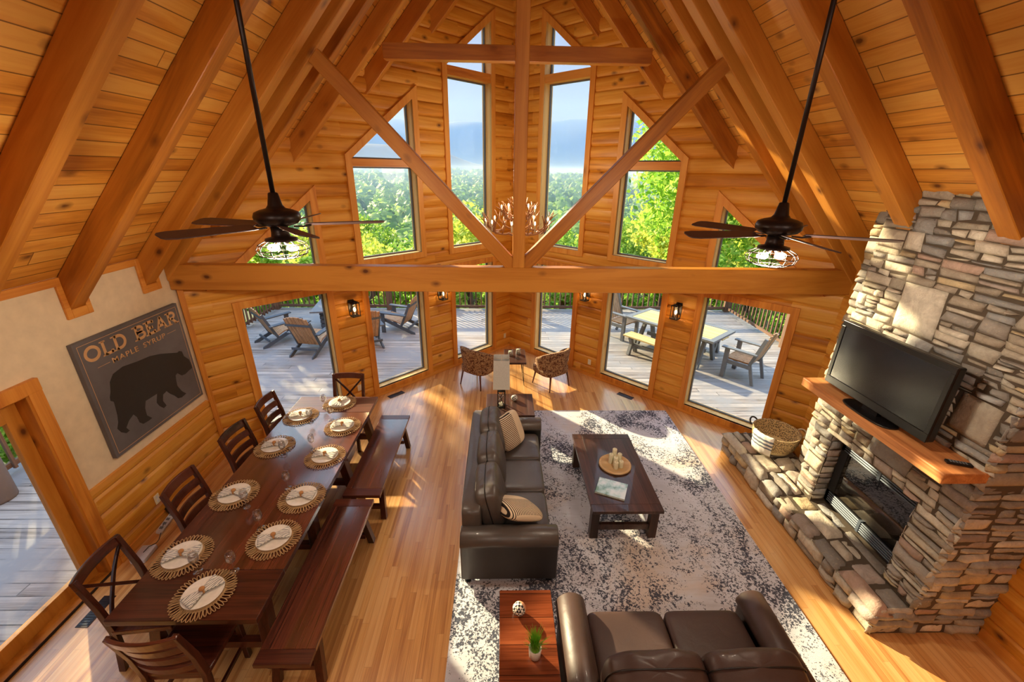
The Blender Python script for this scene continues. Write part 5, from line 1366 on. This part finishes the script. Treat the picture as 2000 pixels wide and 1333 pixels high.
bp_ = [(-9.2+1.62*i, 13.5+(.25 if i % 2 else 0)) for i in range(12)]+[(-8.4+1.62*i, 15.25) for i in range(12)]+[(-8.3, 11.7-1.7*i) for i in range(7)]+[(8.6, 11.9-1.7*i) for i in range(6)]
for x, y in bp_:
    o = TD if fb else copy_tree(TD); fb = False
    s = rt.uniform(.93, 1.06); o.scale = (s, s, s*1.05); o.location = (x, y, rt.uniform(-.15, .35)-3.2*s+.75); o.rotation_euler = (0, 0, rt.uniform(0, 6.28)); tag(o, 'dense green bush growing just beyond the deck railing', 'bush', 'bushes beyond the deck railing')
# forest canopy in the valley: crowns without number
cm = MB(); rc = random.Random(9)
base = [Vector(v) for v in ((1, 0, 0), (-1, 0, 0), (0, 1, 0), (0, -1, 0), (0, 0, 1))]
def crown(cm, c, r):
    nu, nv = 7, 3; vs = []
    sd = Vector((rc.uniform(0, 99), rc.uniform(0, 99), 0))
    for j in range(nv+1):
        ph = PI/2*j/nv
        for i in range(nu):
            th = 2*PI*i/nu; d = Vector((math.cos(ph)*math.cos(th), math.cos(ph)*math.sin(th), math.sin(ph))); k = r*(1+.30*mnoise.noise(d*1.7+sd)+.28*mnoise.noise(d*4.5+sd)); vs.append(c+Vector((d.x*k, d.y*k, d.z*k*1.1-r*.3)))
    cm.add(vs, [(j*nu+i, j*nu+(i+1) % nu, (j+1)*nu+(i+1) % nu, (j+1)*nu+i) for j in range(nv) for i in range(nu)], True)
    for i in range(34):
        d = Vector((rc.gauss(0, 1), rc.gauss(0, 1)-.5, abs(rc.gauss(.3, 1)))).normalized(); p = c+Vector((d.x*r, d.y*r, d.z*r*1.1-r*.25))*rc.uniform(.85, 1.15); a = Vector((rc.gauss(0, 1), rc.gauss(0, 1), rc.gauss(0, 1))).normalized(); b = a.cross(d).normalized(); s = r*rc.uniform(.10, .24)
        cm.add([p-a*s, p-b*s, p+a*s, p+b*s], [(0, 1, 2, 3)])
def cz(x, y):    # canopy height so that the plateau climbs gently to the horizon
    t = min(1, max(0, (y-40)/260)); z = -5.2+t*6.5
    return z+mnoise.noise(Vector((x*.012, y*.016, 5)))*3.2*t-abs(x)*.0
for i in range(4000):
    y = 42+300*rc.random()**1.5; x = rc.uniform(-1, 1)*(y*.95+14); r = rc.uniform(.9, 2.1)*(1+y/200)
    crown(cm, Vector((x, y, cz(x, y)-r*.6)), r)
tag(cm.build('forest_canopy', m_canopy), 'hazy forest of tree crowns filling the valley', 'forest', kind='stuff')
# wooded ridges
def ridge(name, label, y0, prof, depth, base, mat, seed):
    mb = MB(); nx, ny = 120, 16; vs = []; x0, x1 = prof[0][0], prof[-1][0]
    for j in range(ny+1):
        v = j/ny
        for i in range(nx+1):
            x = x0+(x1-x0)*i/nx
            for (a, h), (b, g) in zip(prof, prof[1:]):
                if a <= x <= b: H_ = h+(g-h)*(x-a)/(b-a); break
            sc = (x1-x0)/40
            n_ = mnoise.noise(Vector((x/sc/2, v*2.5+seed, seed)))*.10*H_ + mnoise.noise(Vector((x/sc*1.5, v*6+seed, seed)))*.03*H_
            vs.append((x, y0+depth*v, base+(H_-base)*math.sin(min(1, v*1.0)*PI/2)**.9+n_*(.3+v)*.8*(1 if v < .95 else .4)))
    mb.add(vs, [(j*(nx+1)+i, j*(nx+1)+i+1, (j+1)*(nx+1)+i+1, (j+1)*(nx+1)+i) for j in range(ny) for i in range(nx)], True)
    return tag(mb.build(name, mat), kind='structure', label=label, cat='mountain')
ridge('far_mountain', 'broad blue mountain along the skyline', 800, [(-1100, 100), (-650, 96), (-420, 90), (-250, 100), (-120, 99), (0, 99), (90, 98), (170, 108), (330, 112), (600, 104), (1100, 80)], 240, -10, m_mount, 2.0)
ridge('near_ridge', 'lower wooded ridge descending from the left', 420, [(-600, 60), (-320, 48), (-160, 30), (-75, 25), (-35, 11), (0, 5), (60, 3), (120, 9), (300, 20), (600, 34)], 120, -12, m_mount, 7.0)
# morning haze lying in the valley
hz = MB().b(-1200, 1200, 62, 1150, -30, 150).build('valley_haze'); n = NT('morning_haze'); n.n.remove(n.b)
vsn = n.new('VolumeScatter'); vsn.inputs['Color'].default_value = (.075, .14, .36, 1); vsn.inputs['Density'].default_value = .0032; vsn.inputs['Anisotropy'].default_value = .0
n.link(vsn.outputs[0], n.n['Material Output'].inputs['Volume']); hz.data.materials.append(n.m)
tag(hz, 'thin morning haze over the valley', 'haze', kind='stuff')

mz = MB().b(-500, 500, 46, 610, -30, 7).build('valley_mist'); n = NT('low_valley_mist'); n.n.remove(n.b)
vsn = n.new('VolumeScatter'); vsn.inputs['Color'].default_value = (.20, .28, .40, 1); vsn.inputs['Density'].default_value = .0058; vsn.inputs['Anisotropy'].default_value = 0
n.link(vsn.outputs[0], n.n['Material Output'].inputs['Volume']); mz.data.materials.append(n.m)
tag(mz, 'denser low mist between the trees of the valley', 'mist', kind='stuff')
